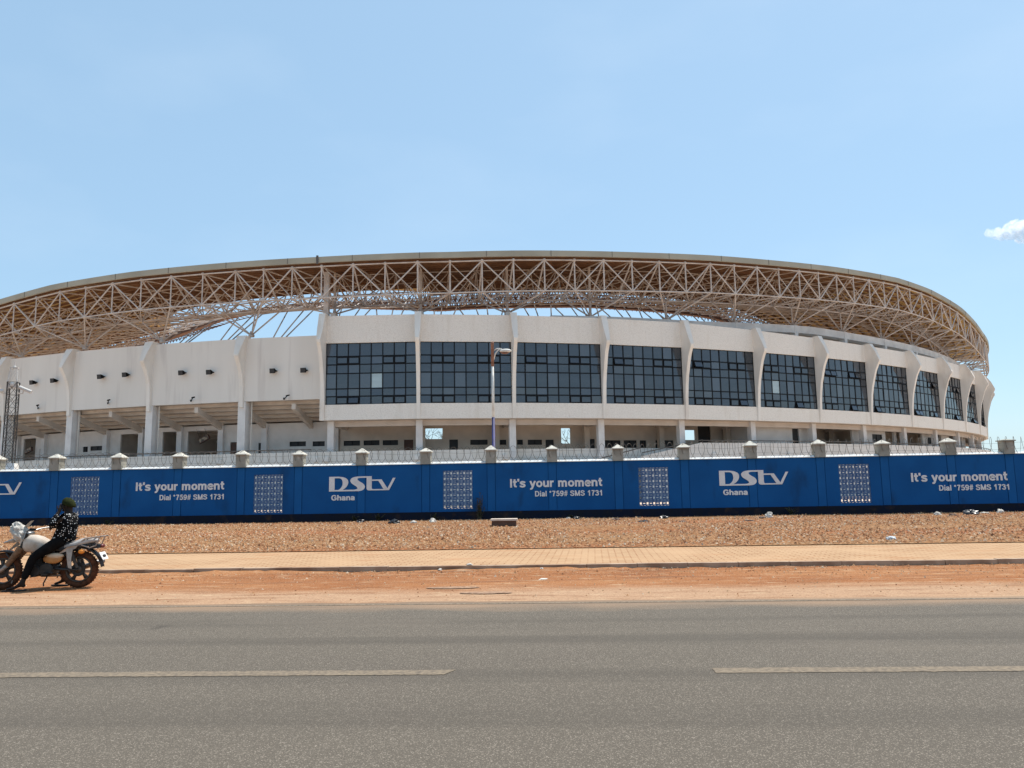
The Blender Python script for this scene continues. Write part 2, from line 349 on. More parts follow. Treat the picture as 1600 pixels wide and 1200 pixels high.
# ------------------------------------------------------------------ boundary wall
WY = 38.8
M['blue'] = mat('blue_wall_paint', (.011,.098,.285), .85, (.009,.080,.24), .7, 5., .35, .7, c3=(.012,.05,.13), scale3=1.1, lo3=.58, hi3=.80, stretch3=(1,1,.45), spec=.12)
M['blue2'] = mat('blue_pilaster_paint', (.013,.108,.305), .85, (.011,.09,.26), .9, 5., .35, .7, spec=.12)
M['navy'] = mat('navy_plinth_paint', (.006,.010,.025), .85, (.012,.012,.016), 2., 4., .4, .7, c3=(.05,.03,.022), scale3=2.2, lo3=.56, hi3=.78, spec=.2)
M['coping'] = mat('white_coping_paint', (.80,.79,.76), .85, (.60,.56,.50), 2.5, 5., .5, .75)
M['pier'] = mat('grey_pier_render', (.34,.33,.28), .95, (.24,.23,.19), 2.5, 5., .4, .7, c3=(.5,.48,.42), scale3=3., lo3=.6, hi3=.75)
M['cap_render'] = mat('weathered_cap_render', (.56,.53,.46), .95, (.36,.33,.28), 4., 5., .42, .7)
M['letter'] = mat('white_letter_paint', (.76,.74,.72), .7, (.66,.64,.63), 3., 4., .45, .75)
M['block'] = mat('breeze_block_paint', (.10,.17,.30), .8, (.02,.07,.19), 6., 3., .4, .7)
piers = [-28.48,-25.3,-22.01,-18.81,-15.53,-12.57,-9.34,-6.06,-2.75,.32,3.62,6.9,10.21,13.56,16.67,19.88,22.67]
piers = [piers[0]-3.25*k for k in range(4,0,-1)] + piers + [piers[-1]+3.25*k for k in range(1,5)]
screens = [(-24.43,-22.93,.53,2.47),(-14.86,-13.36,.48,2.42),(-5.19,-3.70,.54,2.46),(4.60,6.09,.54,2.45),(14.43,15.92,.53,2.44)]
wall = thing('boundary_wall', 'long blue painted boundary wall with white lettering, white coping and grey pier heads', 'wall', (0,WY,0))
T = .2; top = 2.80
cuts = sorted([(p-.218,p-.190,None) for p in piers]+[(p+.190,p+.218,None) for p in piers]+[(a,b,(c,d)) for a,b,c,d in screens])
mb = MB(); x = piers[0]-1.6
for a, b, zz in cuts+[(piers[-1]+1.6,0,0)]:
    mb.box(x, a, WY, WY+T, 0, top)
    if zz == 0: break
    if zz is None: mb.box(a, b, WY+.03, WY+T, 0, top)
    else: mb.box(a, b, WY, WY+T, 0, zz[0]); mb.box(a, b, WY, WY+T, zz[1], top)
    x = b
mb.build('wall_panel', M['blue'], wall)
mb = MB(); mb.box(piers[0]-1.6, piers[-1]+1.6, WY-.035, WY-.001, 0, .41); mb.build('plinth', M['navy'], wall)
for i in range(len(piers)-1):
    mb = MB(); dz = random.uniform(-.012,.012); a_, b_ = piers[i]+.27, piers[i+1]-.27; mb.loft([[(q,WY-.05,top+.002),(q,WY-.045,top+.03),(q,WY+.06,top+.115+dz),(q,WY+.14,top+.115+dz),(q,WY+T+.05,top+.03),(q,WY+T+.05,top+.002)] for q in (a_,b_)]); mb.build('coping', M['coping'], wall)
for i, px in enumerate(piers):
    mb = MB(); mb.box(px-.19, px+.19, WY-.014, WY-.001, .415, top+.0); mb.build('pilaster', M['blue2'], wall)
    mb = MB(); h = 3.40+random.uniform(-.03,.03); hw = .255
    mb.box(px-hw, px+hw, WY-.12, WY+.39, top+.003, h)
    ph = mb.build('pier_head', M['pier'], wall)
    mb = MB(); q = hw+.055; flat = i >= 20; ap = .06 if flat else .20+random.uniform(-.03,.03)
    cy = WY+.135
    mb.loft([[(px-q,cy-q-.02,h+.001),(px+q,cy-q-.02,h+.001),(px+q,cy+q+.02,h+.001),(px-q,cy+q+.02,h+.001)],
             [(px-q,cy-q-.02,h+.05),(px+q,cy-q-.02,h+.05),(px+q,cy+q+.02,h+.05),(px-q,cy+q+.02,h+.05)],
             [(px-.03,cy-.03,h+.05+ap),(px+.03,cy-.03,h+.05+ap),(px+.03,cy+.03,h+.05+ap),(px-.03,cy+.03,h+.05+ap)]])
    mb.build('cap', M['pier'] if flat else M['cap_render'], ph)
# pierced breeze-block screens: rows of small square holes between courses of half-round ones
for (x0,x1,z0,z1) in screens:
    mb = MB(); ya, yb = WY+.02, WY+.11; nr = 7; nc = 9; cw = (x1-x0)/nc; ch = (z1-z0)/nr
    for r in range(nr):
        zb = z0+r*ch; za_, zc_ = zb+ch*.31, zb+ch*.69                      # square holes, then courses with narrow slits
        mb.box(x0, x1, ya, yb, zb, zb+ch*.10); mb.box(x0, x1, ya, yb, zb+ch*.14, za_); mb.box(x0, x1, ya, yb, zc_, zb+ch*.86); mb.box(x0, x1, ya, yb, zb+ch*.90, zb+ch)
        for c in range(nc):
            xa = x0+c*cw; h_ = .024 if c % 2 else .034
            mb.box(xa, xa+h_, ya+.001, yb-.001, za_, zc_); mb.box(xa+cw-h_, xa+cw, ya+.001, yb-.001, za_, zc_)
            if c % 2: mb.box(xa+h_, xa+cw-h_, ya+.001, yb-.001, za_, za_+.035); mb.box(xa+h_, xa+cw-h_, ya+.001, yb-.001, zc_-.035, zc_)
            for lo, hi in ((.10,.14),(.86,.90)): mb.box(xa, xa+cw*.42, ya+.001, yb-.001, zb+ch*lo, zb+ch*hi)
    mb.build('block_screen', M['block'], wall)
# lettering
def arc_(cx, cy, rx, ry, a0, a1, n=14): return [(cx+rx*math.cos(math.radians(a0+(a1-a0)*k/n)), cy+ry*math.sin(math.radians(a0+(a1-a0)*k/n))) for k in range(n+1)]
GL = {  # stroke letters: advance, strokes as centre lines (cap height 1)
 'I':(.22,[[(.11,0),(.11,1)]]), 't':(.42,[[(.19,.95),(.19,.24),(.24,.12),(.40,.10)],[(.02,.65),(.40,.65)]]), "'":(.17,[[(.09,1),(.09,.68)]]),
 's':(.58,[[(.51,.53),(.45,.61),(.29,.645),(.13,.59),(.12,.47),(.28,.385),(.45,.31),(.49,.20),(.42,.11),(.27,.085),(.12,.12),(.06,.22)]]),
 'y':(.60,[[(.08,.73),(.31,.08)],[(.55,.73),(.31,.05),(.24,-.12),(.16,-.18),(.05,-.17)]]), 'o':(.63,[arc_(.32,.365,.225,.275,90,451,24)]),
 'u':(.62,[[(.11,.73),(.11,.28),(.15,.14),(.27,.09),(.41,.14),(.50,.26)],[(.51,.73),(.51,0)]]), 'r':(.42,[[(.11,0),(.11,.73)],[(.11,.40),(.17,.57),(.27,.64),(.40,.63)]]),
 'm':(.94,[[(.11,0),(.11,.73)],[(.11,.48),(.18,.60),(.29,.64),(.40,.60),(.45,.48),(.45,0)],[(.45,.48),(.53,.60),(.64,.64),(.75,.60),(.80,.48),(.80,0)]]),
 'e':(.60,[[(.10,.39),(.53,.39),(.49,.54),(.41,.62),(.30,.645),(.17,.60),(.10,.48),(.09,.34),(.13,.18),(.22,.10),(.32,.085),(.44,.11),(.52,.20)]]),
 'n':(.62,[[(.11,0),(.11,.73)],[(.11,.45),(.20,.60),(.32,.64),(.45,.60),(.51,.46),(.51,0)]]), 'D':(.76,[[(.11,0),(.11,1)],[(.11,.905),(.34,.905),(.53,.83),(.62,.66),(.63,.5),(.62,.34),(.53,.17),(.34,.095),(.11,.095)]]),
 'i':(.22,[[(.11,0),(.11,.73)],[(.11,.84),(.11,1)]]), 'l':(.22,[[(.11,0),(.11,1)]]), 'h':(.62,[[(.11,0),(.11,1)],[(.11,.45),(.20,.60),(.32,.64),(.45,.60),(.51,.46),(.51,0)]]),
 'a':(.60,[[(.09,.51),(.15,.61),(.29,.645),(.43,.60),(.47,.48),(.47,.15),(.52,.0)],[(.47,.41),(.30,.375),(.14,.31),(.09,.20),(.15,.10),(.27,.085),(.40,.15),(.47,.27)]]),
 '*':(.42,[[(.2,1),(.2,.64)],[(.05,.91),(.35,.73)],[(.35,.91),(.05,.73)]]), '7':(.60,[[(.05,.91),(.53,.91)],[(.51,.90),(.38,.68),(.28,.38),(.24,0)]]),
 '5':(.60,[[(.52,.91),(.18,.91)],[(.19,.92),(.12,.47),(.20,.56),(.32,.59),(.46,.52),(.51,.35),(.46,.17),(.33,.09),(.18,.11),(.07,.24)]]),
 '9':(.60,[arc_(.30,.66,.20,.25,90,451,20),[(.50,.64),(.49,.38),(.42,.17),(.29,.09),(.16,.12),(.08,.23)]]),
 '#':(.62,[[(.15,0),(.28,1)],[(.36,0),(.49,1)],[(.03,.66),(.60,.66)],[(.03,.34),(.60,.34)]]),
 'S':(.72,[[(.60,.71),(.55,.84),(.36,.91),(.17,.86),(.11,.73),(.17,.61),(.36,.53),(.55,.45),(.61,.29),(.54,.15),(.36,.09),(.16,.14),(.08,.30)]]),
 'M':(.88,[[(.11,0),(.11,1)],[(.11,1),(.43,.04)],[(.76,1),(.44,.04)],[(.76,0),(.76,1)]]), '1':(.60,[[(.10,.66),(.24,.74),(.36,.98)],[(.36,0),(.36,1)]]),
 '3':(.60,[[(.08,.74),(.14,.86),(.28,.91),(.43,.85),(.47,.73),(.42,.60),(.24,.54)],[(.24,.535),(.43,.50),(.51,.36),(.50,.22),(.41,.11),(.28,.085),(.14,.13),(.07,.26)]]),
 'G':(.80,[[(.66,.72),(.57,.86),(.40,.91),(.21,.83),(.115,.64),(.11,.40),(.20,.18),(.39,.09),(.57,.13),(.67,.22),(.67,.47),(.42,.47)]]), ' ':(.30,[])}
def text_part(txt, x, z, width, cap, bold):
    adv = sum(GL[c][0]+.055 for c in txt); k = width/adv; mb = MB(); cx_ = 0.; ly = 0
    for c in txt:
        w_, strokes = GL[c]
        th = (.125 if c in '#*' else .195)*bold
        for st_ in strokes:
            p = st_
            if 4 < len(p) < 15:
                o_ = []
                for i_ in range(len(p)-1):
                    p0, p1, p2, p3 = p[max(i_-1,0)], p[i_], p[i_+1], p[min(i_+2,len(p)-1)]
                    for t_ in (0,.34,.67): o_.append(tuple(.5*(2*p1[q]+(p2[q]-p0[q])*t_+(2*p0[q]-5*p1[q]+4*p2[q]-p3[q])*t_**2+(3*p1[q]-p0[q]-3*p2[q]+p3[q])*t_**3) for q in (0,1)))
                p = o_+[p[-1]]
            ly = (ly+1)%9; y0, y1 = WY-.0185-.0006*ly, WY-.004; rings = []
            for i_, a in enumerate(p):
                d = Vector(p[min(i_+1,len(p)-1)])-Vector(p[max(i_-1,0)]); d.normalize(); n_ = Vector((-d.y,d.x))*th/2; a = Vector(a)
                q = [(x+(cx_+v.x)*k, v.y*cap+z) for v in (a+n_, a-n_)]
                rings.append([(q[0][0],y0,q[0][1]),(q[1][0],y0,q[1][1]),(q[1][0],y1,q[1][1]),(q[0][0],y1,q[0][1])])
            mb.loft(rings)
        cx_ += w_+.055
    return mb.build('lettering', M['letter'], wall)
for x, z, zd, dx in ((-20.99,1.70,1.21,1.26),(-1.81,1.56,1.10,1.24),(17.89,1.52,1.07,1.30)):
    a = text_part("It's your moment", x, z, 4.64, .43, 1.); a['label'] = "white words reading It's your moment"
    a = text_part("Dial *759# SMS 1731", x+dx, zd, 3.40, .27, .95); a['label'] = 'smaller white line reading Dial *759# SMS 1731'
def bez(p0, p1, p2, n=6): return [((1-t)**2*p0[0]+2*t*(1-t)*p1[0]+t*t*p2[0], (1-t)**2*p0[1]+2*t*(1-t)*p1[1]+t*t*p2[1]) for t in [k/n for k in range(n+1)]]
def emblem(x, z):
    u = 3.39/552
    D_out = [(0,118)] + bez((108,118),(160,118),(160,74)) + bez((160,74),(158,34),(118,12))
    D_in = bez((104,12),(112,30),(112,66)) + bez((112,66),(112,106),(84,106)) + [(46,106),(46,12)]
    polys = [ [(0,12),(0,118),(46,118),(46,12)],
              [(46,118)]+bez((46,118),(160,122),(160,74))+bez((160,74),(158,34),(112,12))+bez((78,12),(113,30),(113,66))+bez((113,66),(112,106),(78,106))+[(46,106)],
              [(0,0),(0,12),(200,12),(200,0)],
              [(355,118)]+bez((262,118),(176,118),(176,84))+bez((176,84),(178,66),(206,50))+bez((206,50),(238,32),(236,22))+bez((236,22),(232,12),(200,12))+[(200,0)]
                +bez((246,0),(298,4),(298,36))+bez((298,36),(294,58),(262,72))+bez((262,72),(234,88),(236,98))+bez((236,98),(240,106),(268,106))+[(312,106)]+[(355,106)],
              [(312,105.5)]+bez((312,24),(312,4),(336,4))+[(484,4),(484,14),(366,14)]+bez((366,14),(355,15),(355,26))+[(355,105.5)],
              [(355.5,80),(355.5,91),(437,91),(488,14.5),(452,14.5),(410,80)],
              [(484,4),(498,4),(552,102),(531,102),(484,18)] ]
    mb = MB()
    for k, pl in enumerate(polys):
        q = []
        for a, b_ in pl:
            pt = (x+a*u, z+b_*u*1.02)
            if not q or math.hypot(pt[0]-q[-1][0],pt[1]-q[-1][1]) > 1e-4: q.append(pt)
        if math.hypot(q[0][0]-q[-1][0],q[0][1]-q[-1][1]) < 1e-4: q.pop()
        bm = bmesh.new(); y0 = WY-.018-.0008*k
        vs = [bm.verts.new((a,y0,c)) for a, c in q]
        es = [bm.edges.new((vs[i], vs[(i+1)%len(vs)])) for i in range(len(vs)) if (vs[i].co-vs[(i+1)%len(vs)].co).length > 1e-5]
        bmesh.ops.triangle_fill(bm, use_beauty=True, edges=es)
        r = bmesh.ops.extrude_face_region(bm, geom=list(bm.faces)); bmesh.ops.translate(bm, verts=[e for e in r['geom'] if isinstance(e, bmesh.types.BMVert)], vec=(0,.012,0))
        bm.verts.index_update(); mb.add([tuple(v.co) for v in bm.verts], [tuple(v.index for v in f.verts) for f in bm.faces]); bm.free()
    o = mb.build('lettering', M['letter'], wall); o['label'] = 'large slanted white letters of the broadcaster emblem'
    return o
for x, z, gx, gz in ((-30.40,1.60,.12,1.15),(-10.98,1.51,.12,1.06),(8.58,1.48,.16,1.02)):
    emblem(x, z); a = text_part('Ghana', x+gx, gz, 1.22, .27, 1.1); a['label'] = 'small white word Ghana'

# razor wire
M['wire'] = mat('galvanised_wire', (.14,.12,.10), .7, (.09,.07,.055), 2.)
mb = MB(); pts = []; nl = 20; x = -41.
ph = 0.
while x < 36:
    a = ph; r = .40+.05*noise.noise((x*.9,0,3)); cz = 2.90+.36+.06*noise.noise((x*.5,2,0)); pit = .36+.13*noise.noise((x*.6,5,1))
    pts.append((x+r*(.62+.35*noise.noise((x*.7,1,7)))*math.cos(a), WY+.1+r*math.cos(a)*.62, cz+r*math.sin(a)))
    ph += 2*PI/nl; x += pit/nl
mb.path(pts, .0095, 4, False)
for zz, yy in ((3.05,.1),(3.35,.1)): mb.path([(X, WY+yy+.02*math.sin(X*3), zz+.03*math.sin(X*1.93)) for X in np.arange(-41,36,.5)], .006, 4, False)
tag(mb.build('razor_wire', M['wire'], loc=(0,WY,2.88)), 'coiled razor wire strung along the top of the blue wall', 'razor wire')

# ------------------------------------------------------------------ stadium
# plan: the face follows a super-ellipse; s runs along it in metres (0 = left corner of the glazed block), d = metres in from the face
_t = np.linspace(-PI, .75, 24000); _c, _s = np.cos(_t), np.sin(_t)
_x = 99.982*np.sign(_c)*np.abs(_c)**(2/1.772); _y = 83.981*np.sign(_s)*np.abs(_s)**(2/1.772)
_X = -18.771+_x*math.cos(.0802)-_y*math.sin(.0802); _Y = 154.624+_x*math.sin(.0802)+_y*math.cos(.0802)
_L = np.concatenate([[0], np.cumsum(np.hypot(np.diff(_X), np.diff(_Y)))]); _L = _L-_L[np.argmin(np.abs(_t+PI/2))]+8.711
def R(s, d=0.):
    x, y = np.interp(s,_L,_X), np.interp(s,_L,_Y)
    tx = np.interp(s+.6,_L,_X)-np.interp(s-.6,_L,_X); ty = np.interp(s+.6,_L,_Y)-np.interp(s-.6,_L,_Y)
    l = math.hypot(tx,ty); return float(x-ty/l*d), float(y+tx/l*d)
def RZ(s, d, z): a = R(s,d); return (a[0],a[1],z)
class Bay:
    """straight bay between two points of the ring: u along, o outward, z up"""
    def __init__(self, s0, s1, d=0.):
        self.a = Vector(R(s0,d)); self.b = Vector(R(s1,d)); self.t = (self.b-self.a); self.L = self.t.length; self.t.normalize(); self.n = Vector((self.t.y,-self.t.x))
    def __call__(self, u, o, z): p = self.a+self.t*u+self.n*o; return (p.x,p.y,z)
class At:
    """radial frame at one point of the ring"""
    def __init__(self, s, d=0.):
        self.p = Vector(R(s,d)); q = Vector(R(s,d-1.)); self.n = (q-self.p).normalized(); self.t = Vector((-self.n.y,self.n.x))
    def __call__(self, u, o, z): p = self.p+self.t*u+self.n*o; return (p.x,p.y,z)

ST = thing('stadium', 'large cream oval stadium with dark glazed bays and a lattice steel roof ring', 'stadium', (-18.,71.,0))
def part(mb, name, m, parent=ST, smooth=False): return mb.build(name, m, parent, smooth)
NB = 15
Z0, ZW0, ZW1 = 8.0, 9.45, 15.32
def ztop(s): return float(np.interp(s, [0,36,60,80,135], [17.95,17.9,17.3,17.25,17.25]))
def ring_strip(mb, s0, s1, step, sec):
    """sweep a closed section [(d,z)...] along the ring; sec may be a function of s"""
    n = max(1, int(round((s1-s0)/step))); rings = []
    for i in range(n+1):
        s = s0+(s1-s0)*i/n; rings.append([RZ(s,d,z) for d, z in (sec(s) if callable(sec) else sec)])
    mb.loft(rings)

# -- glazed bays of the main block
cols_t = [0,.118,.245,.372,.498,.626,.752,.878,1.]
rows_t = [0,.134,.258,.505,.650,.784,1.]         # from the sill up
rnd = random.Random(3)
for i in range(NB):
    s0, s1 = 9.*i, 9.*(i+1); B = Bay(s0, s1); Lb = B.L
    mb = MB(B)
    zt0, zt1 = ztop(s0), ztop(s1)
    mb.box(0, Lb, -.30, 0, Z0, ZW0)
    part(mb, 'spandrel_panel', M['stucco']); mb = MB(B)
    mb.add([(0,0,ZW1),(Lb,0,ZW1),(Lb,0,zt1),(0,0,zt0),(0,-.3,ZW1),(Lb,-.3,ZW1),(Lb,-.3,zt1),(0,-.3,zt0)], [(0,1,2,3),(7,6,5,4),(0,4,5,1),(3,2,6,7),(0,3,7,4),(1,5,6,2)])
    part(mb, 'facade_panel', M['stucco'])
    # window: mullion grid > glazing, opening sashes
    u0_, u1_ = .18, Lb-.18; W = u1_-u0_; H = ZW1-ZW0; ru = -.20
    us = [u0_+W*c for c in cols_t]; zs = [ZW0+H*r for r in rows_t]
    mb = MB(B); mw = .052
    for k, u in enumerate(us): mb.box(u-mw, u+mw, ru-.06, ru+.045, ZW0+.001, ZW1-.001)
    for k, z in enumerate(zs):
        zz0, zz1 = max(z-mw, ZW0+.002), min(z+mw, ZW1-.002)
        for j in range(8): mb.box(us[j]+mw, us[j+1]-mw, ru-.06, ru+.035, zz0, zz1)
    win = part(mb, 'window', M['mullion'])
    gb = MB(B); pale = (4,2) if i == 0 else None
    if i == 5: pale = (2,2)
    sash = set()
    for r in (0, 4):
        for c in (1,2,5,6): sash.add((c,r))
    for r in range(6):
        for c in range(8):
            if (c,r) == pale: continue
            ua, ub, za, zb = us[c]+mw, us[c+1]-mw, zs[r]+mw, zs[r+1]-mw
            if (c,r) in sash:
                prob = .12 if i < 4 else (.25 if i < 6 else .45)
                op = rnd.uniform(.10,.30) if rnd.random() < prob else 0.
                if i == 0 and (c,r) == (2,0): op = .2
                sb = MB(B); fo = ru+.05
                def P_(u, t, k=0.): # t=0 at top hinge
                    zz = zb-(zb-za)*t; return (u, fo+.004+k*math.cos(op*.8)+op*t, zz + op*t*.12 - k*.2)
                fr = .055
                for (ta, tb, uu0, uu1) in ((0,.13,ua,ub),(.87,1,ua,ub),(.13,.87,ua,ua+fr),(.13,.87,ub-fr,ub)):
                    q = [P_(uu0,ta),P_(uu1,ta),P_(uu1,tb),P_(uu0,tb)]; q2 = [P_(uu0,ta,.05),P_(uu1,ta,.05),P_(uu1,tb,.05),P_(uu0,tb,.05)]
                    sb.add(q+q2, [(3,2,1,0),(4,5,6,7),(0,1,5,4),(1,2,6,5),(2,3,7,6),(3,0,4,7)])
                sb.mi = 1; sb.add([P_(ua+fr,.13,.025),P_(ub-fr,.13,.025),P_(ub-fr,.87,.025),P_(ua+fr,.87,.025)], [(0,1,2,3)])
                sb.build('sash', [M['mullion'],M['glass']], win)
                if op == 0.: continue
                gb2 = ru-.3
                continue
            e = [rnd.uniform(-.018,.018) for _ in range(2)]
            gb.add([(ua-.01,ru+e[0],za-.01),(ub+.01,ru-e[0],za-.01),(ub+.01,ru-e[0]+e[1],zb+.01),(ua-.01,ru+e[0]+e[1],zb+.01)], [(0,1,2,3)])
    gb.build('glazing', M['glass'], win)
    if pale:
        c, r = pale; pb = MB(B); pb.box(us[c]+mw, us[c+1]-mw, ru-.03, ru, zs[r]+mw, zs[r+1]-mw); o = pb.build('pane', M['pale_glass'], win); o['label'] = 'single pale pane'
    bb = MB(B); bb.box(.05, Lb-.05, -.75, -.7, ZW0, ZW1); part(bb, 'dark_backing', M['opening'])  # near-black sheet standing in for the unlit rooms behind the glazing

# -- curved fins between the bays
def fin(name, s, prof, d=0.):
    A = At(s, d); mb = MB(A); rings = []
    for (o, z, t) in prof: rings.append([(-t/2,-.45,z),(t/2,-.45,z),(t/2,o,z),(-t/2,o,z)])
    mb.loft(rings); return part(mb, name, M['fin'])
for i in range(NB+1):
    zt = ztop(9.*i)
    fin('fin', 9.*i, [(.10,Z0-.02,.34),(.16,9.0,.34),(.22,10.2,.34),(.34,11.4,.34),(.52,12.4,.34),(.80,13.4,.34),(1.04,14.2,.34),(1.36,14.85,.34),(1.58,15.18,.35),(1.63,15.42,.38),(1.20,16.5,.54),(.62,zt+.14,.62)])
# left end of the block
mb = MB(At(.0)); mb.box(-.34, -.171, -13., -.02, Z0, 17.9); part(mb, 'end_wall', M['fin'])
mb = MB(); ring_strip(mb, -.3, 9*NB, 2.25, lambda s: [(.32,17.2),(13,17.2),(13,17.0),(.32,17.0)]); part(mb, 'terrace_slab', M['ledge'])
# floor above the concourse with its edge beam, columns, rear wall
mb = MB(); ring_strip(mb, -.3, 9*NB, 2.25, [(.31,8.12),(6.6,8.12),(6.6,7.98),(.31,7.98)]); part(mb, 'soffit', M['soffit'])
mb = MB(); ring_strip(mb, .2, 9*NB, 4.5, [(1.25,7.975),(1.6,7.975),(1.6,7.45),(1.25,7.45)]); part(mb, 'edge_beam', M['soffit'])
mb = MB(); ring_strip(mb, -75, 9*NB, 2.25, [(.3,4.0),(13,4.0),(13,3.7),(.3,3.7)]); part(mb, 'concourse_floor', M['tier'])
for i in range(NB+1):
    s = 9.*i + (.45 if i == 0 else 0)
    mb = MB(At(s, 1.25)); mb.box(-.31,.31,-.31,.31,0,7.445 if 0 else 7.97); part(mb, 'column', M['column'])
    if i > 0:
        mb = MB(At(s-1.0 if i == 2 else s, 5.2)); mb.box(-.28,.28,-.28,.28,4.0,7.97); part(mb, 'inner_column', M['rear'])
    mb = MB(At(s,1.6)); mb.box(-.15,.15,-4.6,-.33,7.5,7.975); part(mb, 'cross_beam', M['soffit'])
def holed_wall(name, d, s0, s1, z0, z1, holes, m, th=.25, depth=.14, fill=True):
    """wall along the ring with openings (sa,sb,za,zb,material or None)"""
    holes = sorted(holes); cur = s0; segs = []
    for h in holes: segs.append((cur,h[0],None)); segs.append((h[0],h[1],h)); cur = h[1]
    segs.append((cur,s1,None)); mb = MB()
    for a, b, h in segs:
        if b-a < .02: continue
        n = max(1, int((b-a)/3.))
        for k in range(n):
            p, q = a+(b-a)*k/n, a+(b-a)*(k+1)/n; mb.tf = Bay(p,q,d); l = mb.tf.L
            if h is None: mb.box(0,l,-th,0,z0,z1)
            else:
                if h[2] > z0+.01: mb.box(0,l,-th,0,z0,h[2])
                if h[3] < z1-.01: mb.box(0,l,-th,0,h[3],z1)
    w_ = part(mb, name, m)
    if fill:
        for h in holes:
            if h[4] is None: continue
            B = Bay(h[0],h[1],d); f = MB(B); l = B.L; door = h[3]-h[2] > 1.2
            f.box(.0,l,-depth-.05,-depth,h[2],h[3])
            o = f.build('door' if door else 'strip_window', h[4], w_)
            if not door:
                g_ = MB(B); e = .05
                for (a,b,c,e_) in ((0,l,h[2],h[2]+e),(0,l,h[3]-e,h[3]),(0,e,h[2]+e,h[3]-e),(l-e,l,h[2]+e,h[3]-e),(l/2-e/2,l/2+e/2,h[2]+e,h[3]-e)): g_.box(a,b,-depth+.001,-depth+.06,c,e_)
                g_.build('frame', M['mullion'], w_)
    return w_
D = M['opening']
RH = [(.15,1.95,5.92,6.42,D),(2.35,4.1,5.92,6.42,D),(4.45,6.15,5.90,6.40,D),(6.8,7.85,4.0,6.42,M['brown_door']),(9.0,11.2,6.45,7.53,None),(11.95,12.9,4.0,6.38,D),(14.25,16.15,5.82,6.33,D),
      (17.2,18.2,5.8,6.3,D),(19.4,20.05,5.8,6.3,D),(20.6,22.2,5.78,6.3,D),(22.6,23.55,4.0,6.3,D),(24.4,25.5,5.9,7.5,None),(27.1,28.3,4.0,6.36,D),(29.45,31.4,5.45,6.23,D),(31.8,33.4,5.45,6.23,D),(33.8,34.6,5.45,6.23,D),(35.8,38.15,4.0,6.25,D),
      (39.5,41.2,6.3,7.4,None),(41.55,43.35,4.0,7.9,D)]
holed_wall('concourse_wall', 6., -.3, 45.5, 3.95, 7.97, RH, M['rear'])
RW = [(51.9,52.95,4.0,7.45,D),(54.6,62.4,4.0,7.7,None),(66.5,68.75,6.2,7.12,D),(69.5,71.6,4.0,7.7,None),(72.2,79.6,4.0,7.7,None),(81.3,82.6,6.2,7.1,D),(84,86.5,4.,7.7,None),(90,97,4.,7.7,None),(100,108,4.,7.7,None)]
holed_wall('concourse_wall', 2.2, 45.5, 117, 3.95, 7.97, RW, M['white_wall'])
mb = MB(At(45.5,2.2)); mb.box(-.1,.1,-3.9,0,3.95,7.97); part(mb, 'concourse_wall', M['white_wall'])
holed_wall('concourse_wall', 6.4, 45.7, 118, 3.95, 7.97, [], M['rear'])
# things glimpsed through the passages: white building part behind
mb = MB(); mb.box(-22,-8,100,100.4,4.4,6.9); mb.box(-4,10,101,101.4,4.2,6.6); part(mb, 'inner_wall', M['white_wall'])
# parapet wall of the podium
mb = MB(); ring_strip(mb, -75, 17.5, 2.2, [(-.30,0),(-.30,5.05),(-.05,5.05),(-.05,0)]); part(mb, 'podium_wall', M['parapet'])
mb = MB(); ring_strip(mb, 17.5, 37.2, 2.2, [(1.62,0),(1.62,5.16),(1.87,5.16),(1.87,0)]); part(mb, 'podium_wall', M['parapet'])
mb = MB(); ring_strip(mb, 37.2, 128, 2.2, lambda s: [(-.30,0),(-.30,float(np.interp(s,[37.2,128],[5.62,5.80]))),(-.05,float(np.interp(s,[37.2,128],[5.62,5.80]))),(-.05,0)]); part(mb, 'podium_wall', M['white_wall'])
mb = MB(); ring_strip(mb, 30.5, 37.2, .8, lambda s: [(-.60,0),(-.60,float(np.interp(s,[30.5,37.2],[4.3,5.62]))),(-.36,float(np.interp(s,[30.5,37.2],[4.3,5.62]))),(-.36,0)]); part(mb, 'ramp_wall', M['white_wall'])
mb = MB()
def rail_(s0,s1,d,z0,z1,step=2.25,posts=True):
    n = max(1,int((s1-s0)/step)); pts = [RZ(s0+(s1-s0)*k/n, d, z0+(z1-z0)*k/n) for k in range(n+1)]; mb.path(pts,.05,6)
    if posts:
        for p in pts: mb.tube(p,(p[0],p[1],p[2]-.35),.025,5)
rail_(-72,-1,-.18,5.30,5.30); rail_(37.6,125,-.18,5.86,6.05); rail_(30.6,37.4,-.48,4.62,5.9,1.2); rail_(25.4,30.4,-.48,3.9,5.1,1.2)
part(mb, 'handrail', M['rail'])
for s in (-32.,-21.,-10.,-.45,.5,8.9,17.,24.8,38.8,48.5,58.5,66.,75.): 
    mb = MB(At(s,1.615 if 17.5 < s < 37 else -.305)); mb.box(-.23,.23,0,.16,4.12,4.58); mb.box(-.19,.19,.161,.18,4.16,4.54); part(mb, 'wall_box', M['ledge'])

# set-back ledge carrying the roof on the right
def zled(s): return float(np.interp(s,[18,28,40,56,66,128],[18.5,18.7,18.8,19.45,19.35,19.3]))
mb = MB(); ring_strip(mb, 22.5, 129, 2.25, lambda s: [(2.5,zled(s)-.85),(2.5,zled(s)),(3.6,zled(s)),(3.6,zled(s)-.85)]); part(mb, 'roof_ledge', M['ledge'])
mb = MB(); ring_strip(mb, 22.5, 129, 2.25, lambda s: [(4.2,17.21),(4.2,zled(s)-.02),(4.4,zled(s)-.02),(4.4,17.21)]); part(mb, 'ledge_backing', M['rear'])
for i in range(0, NB):
    s = 9.*i; zf = zled(s) if i > 2 else 18.78
    mb = MB(At(s, 3.)); mb.box(-.26,.26,-.26,.53,17.2,zf+.02); part(mb, 'roof_pedestal', M['ledge'])

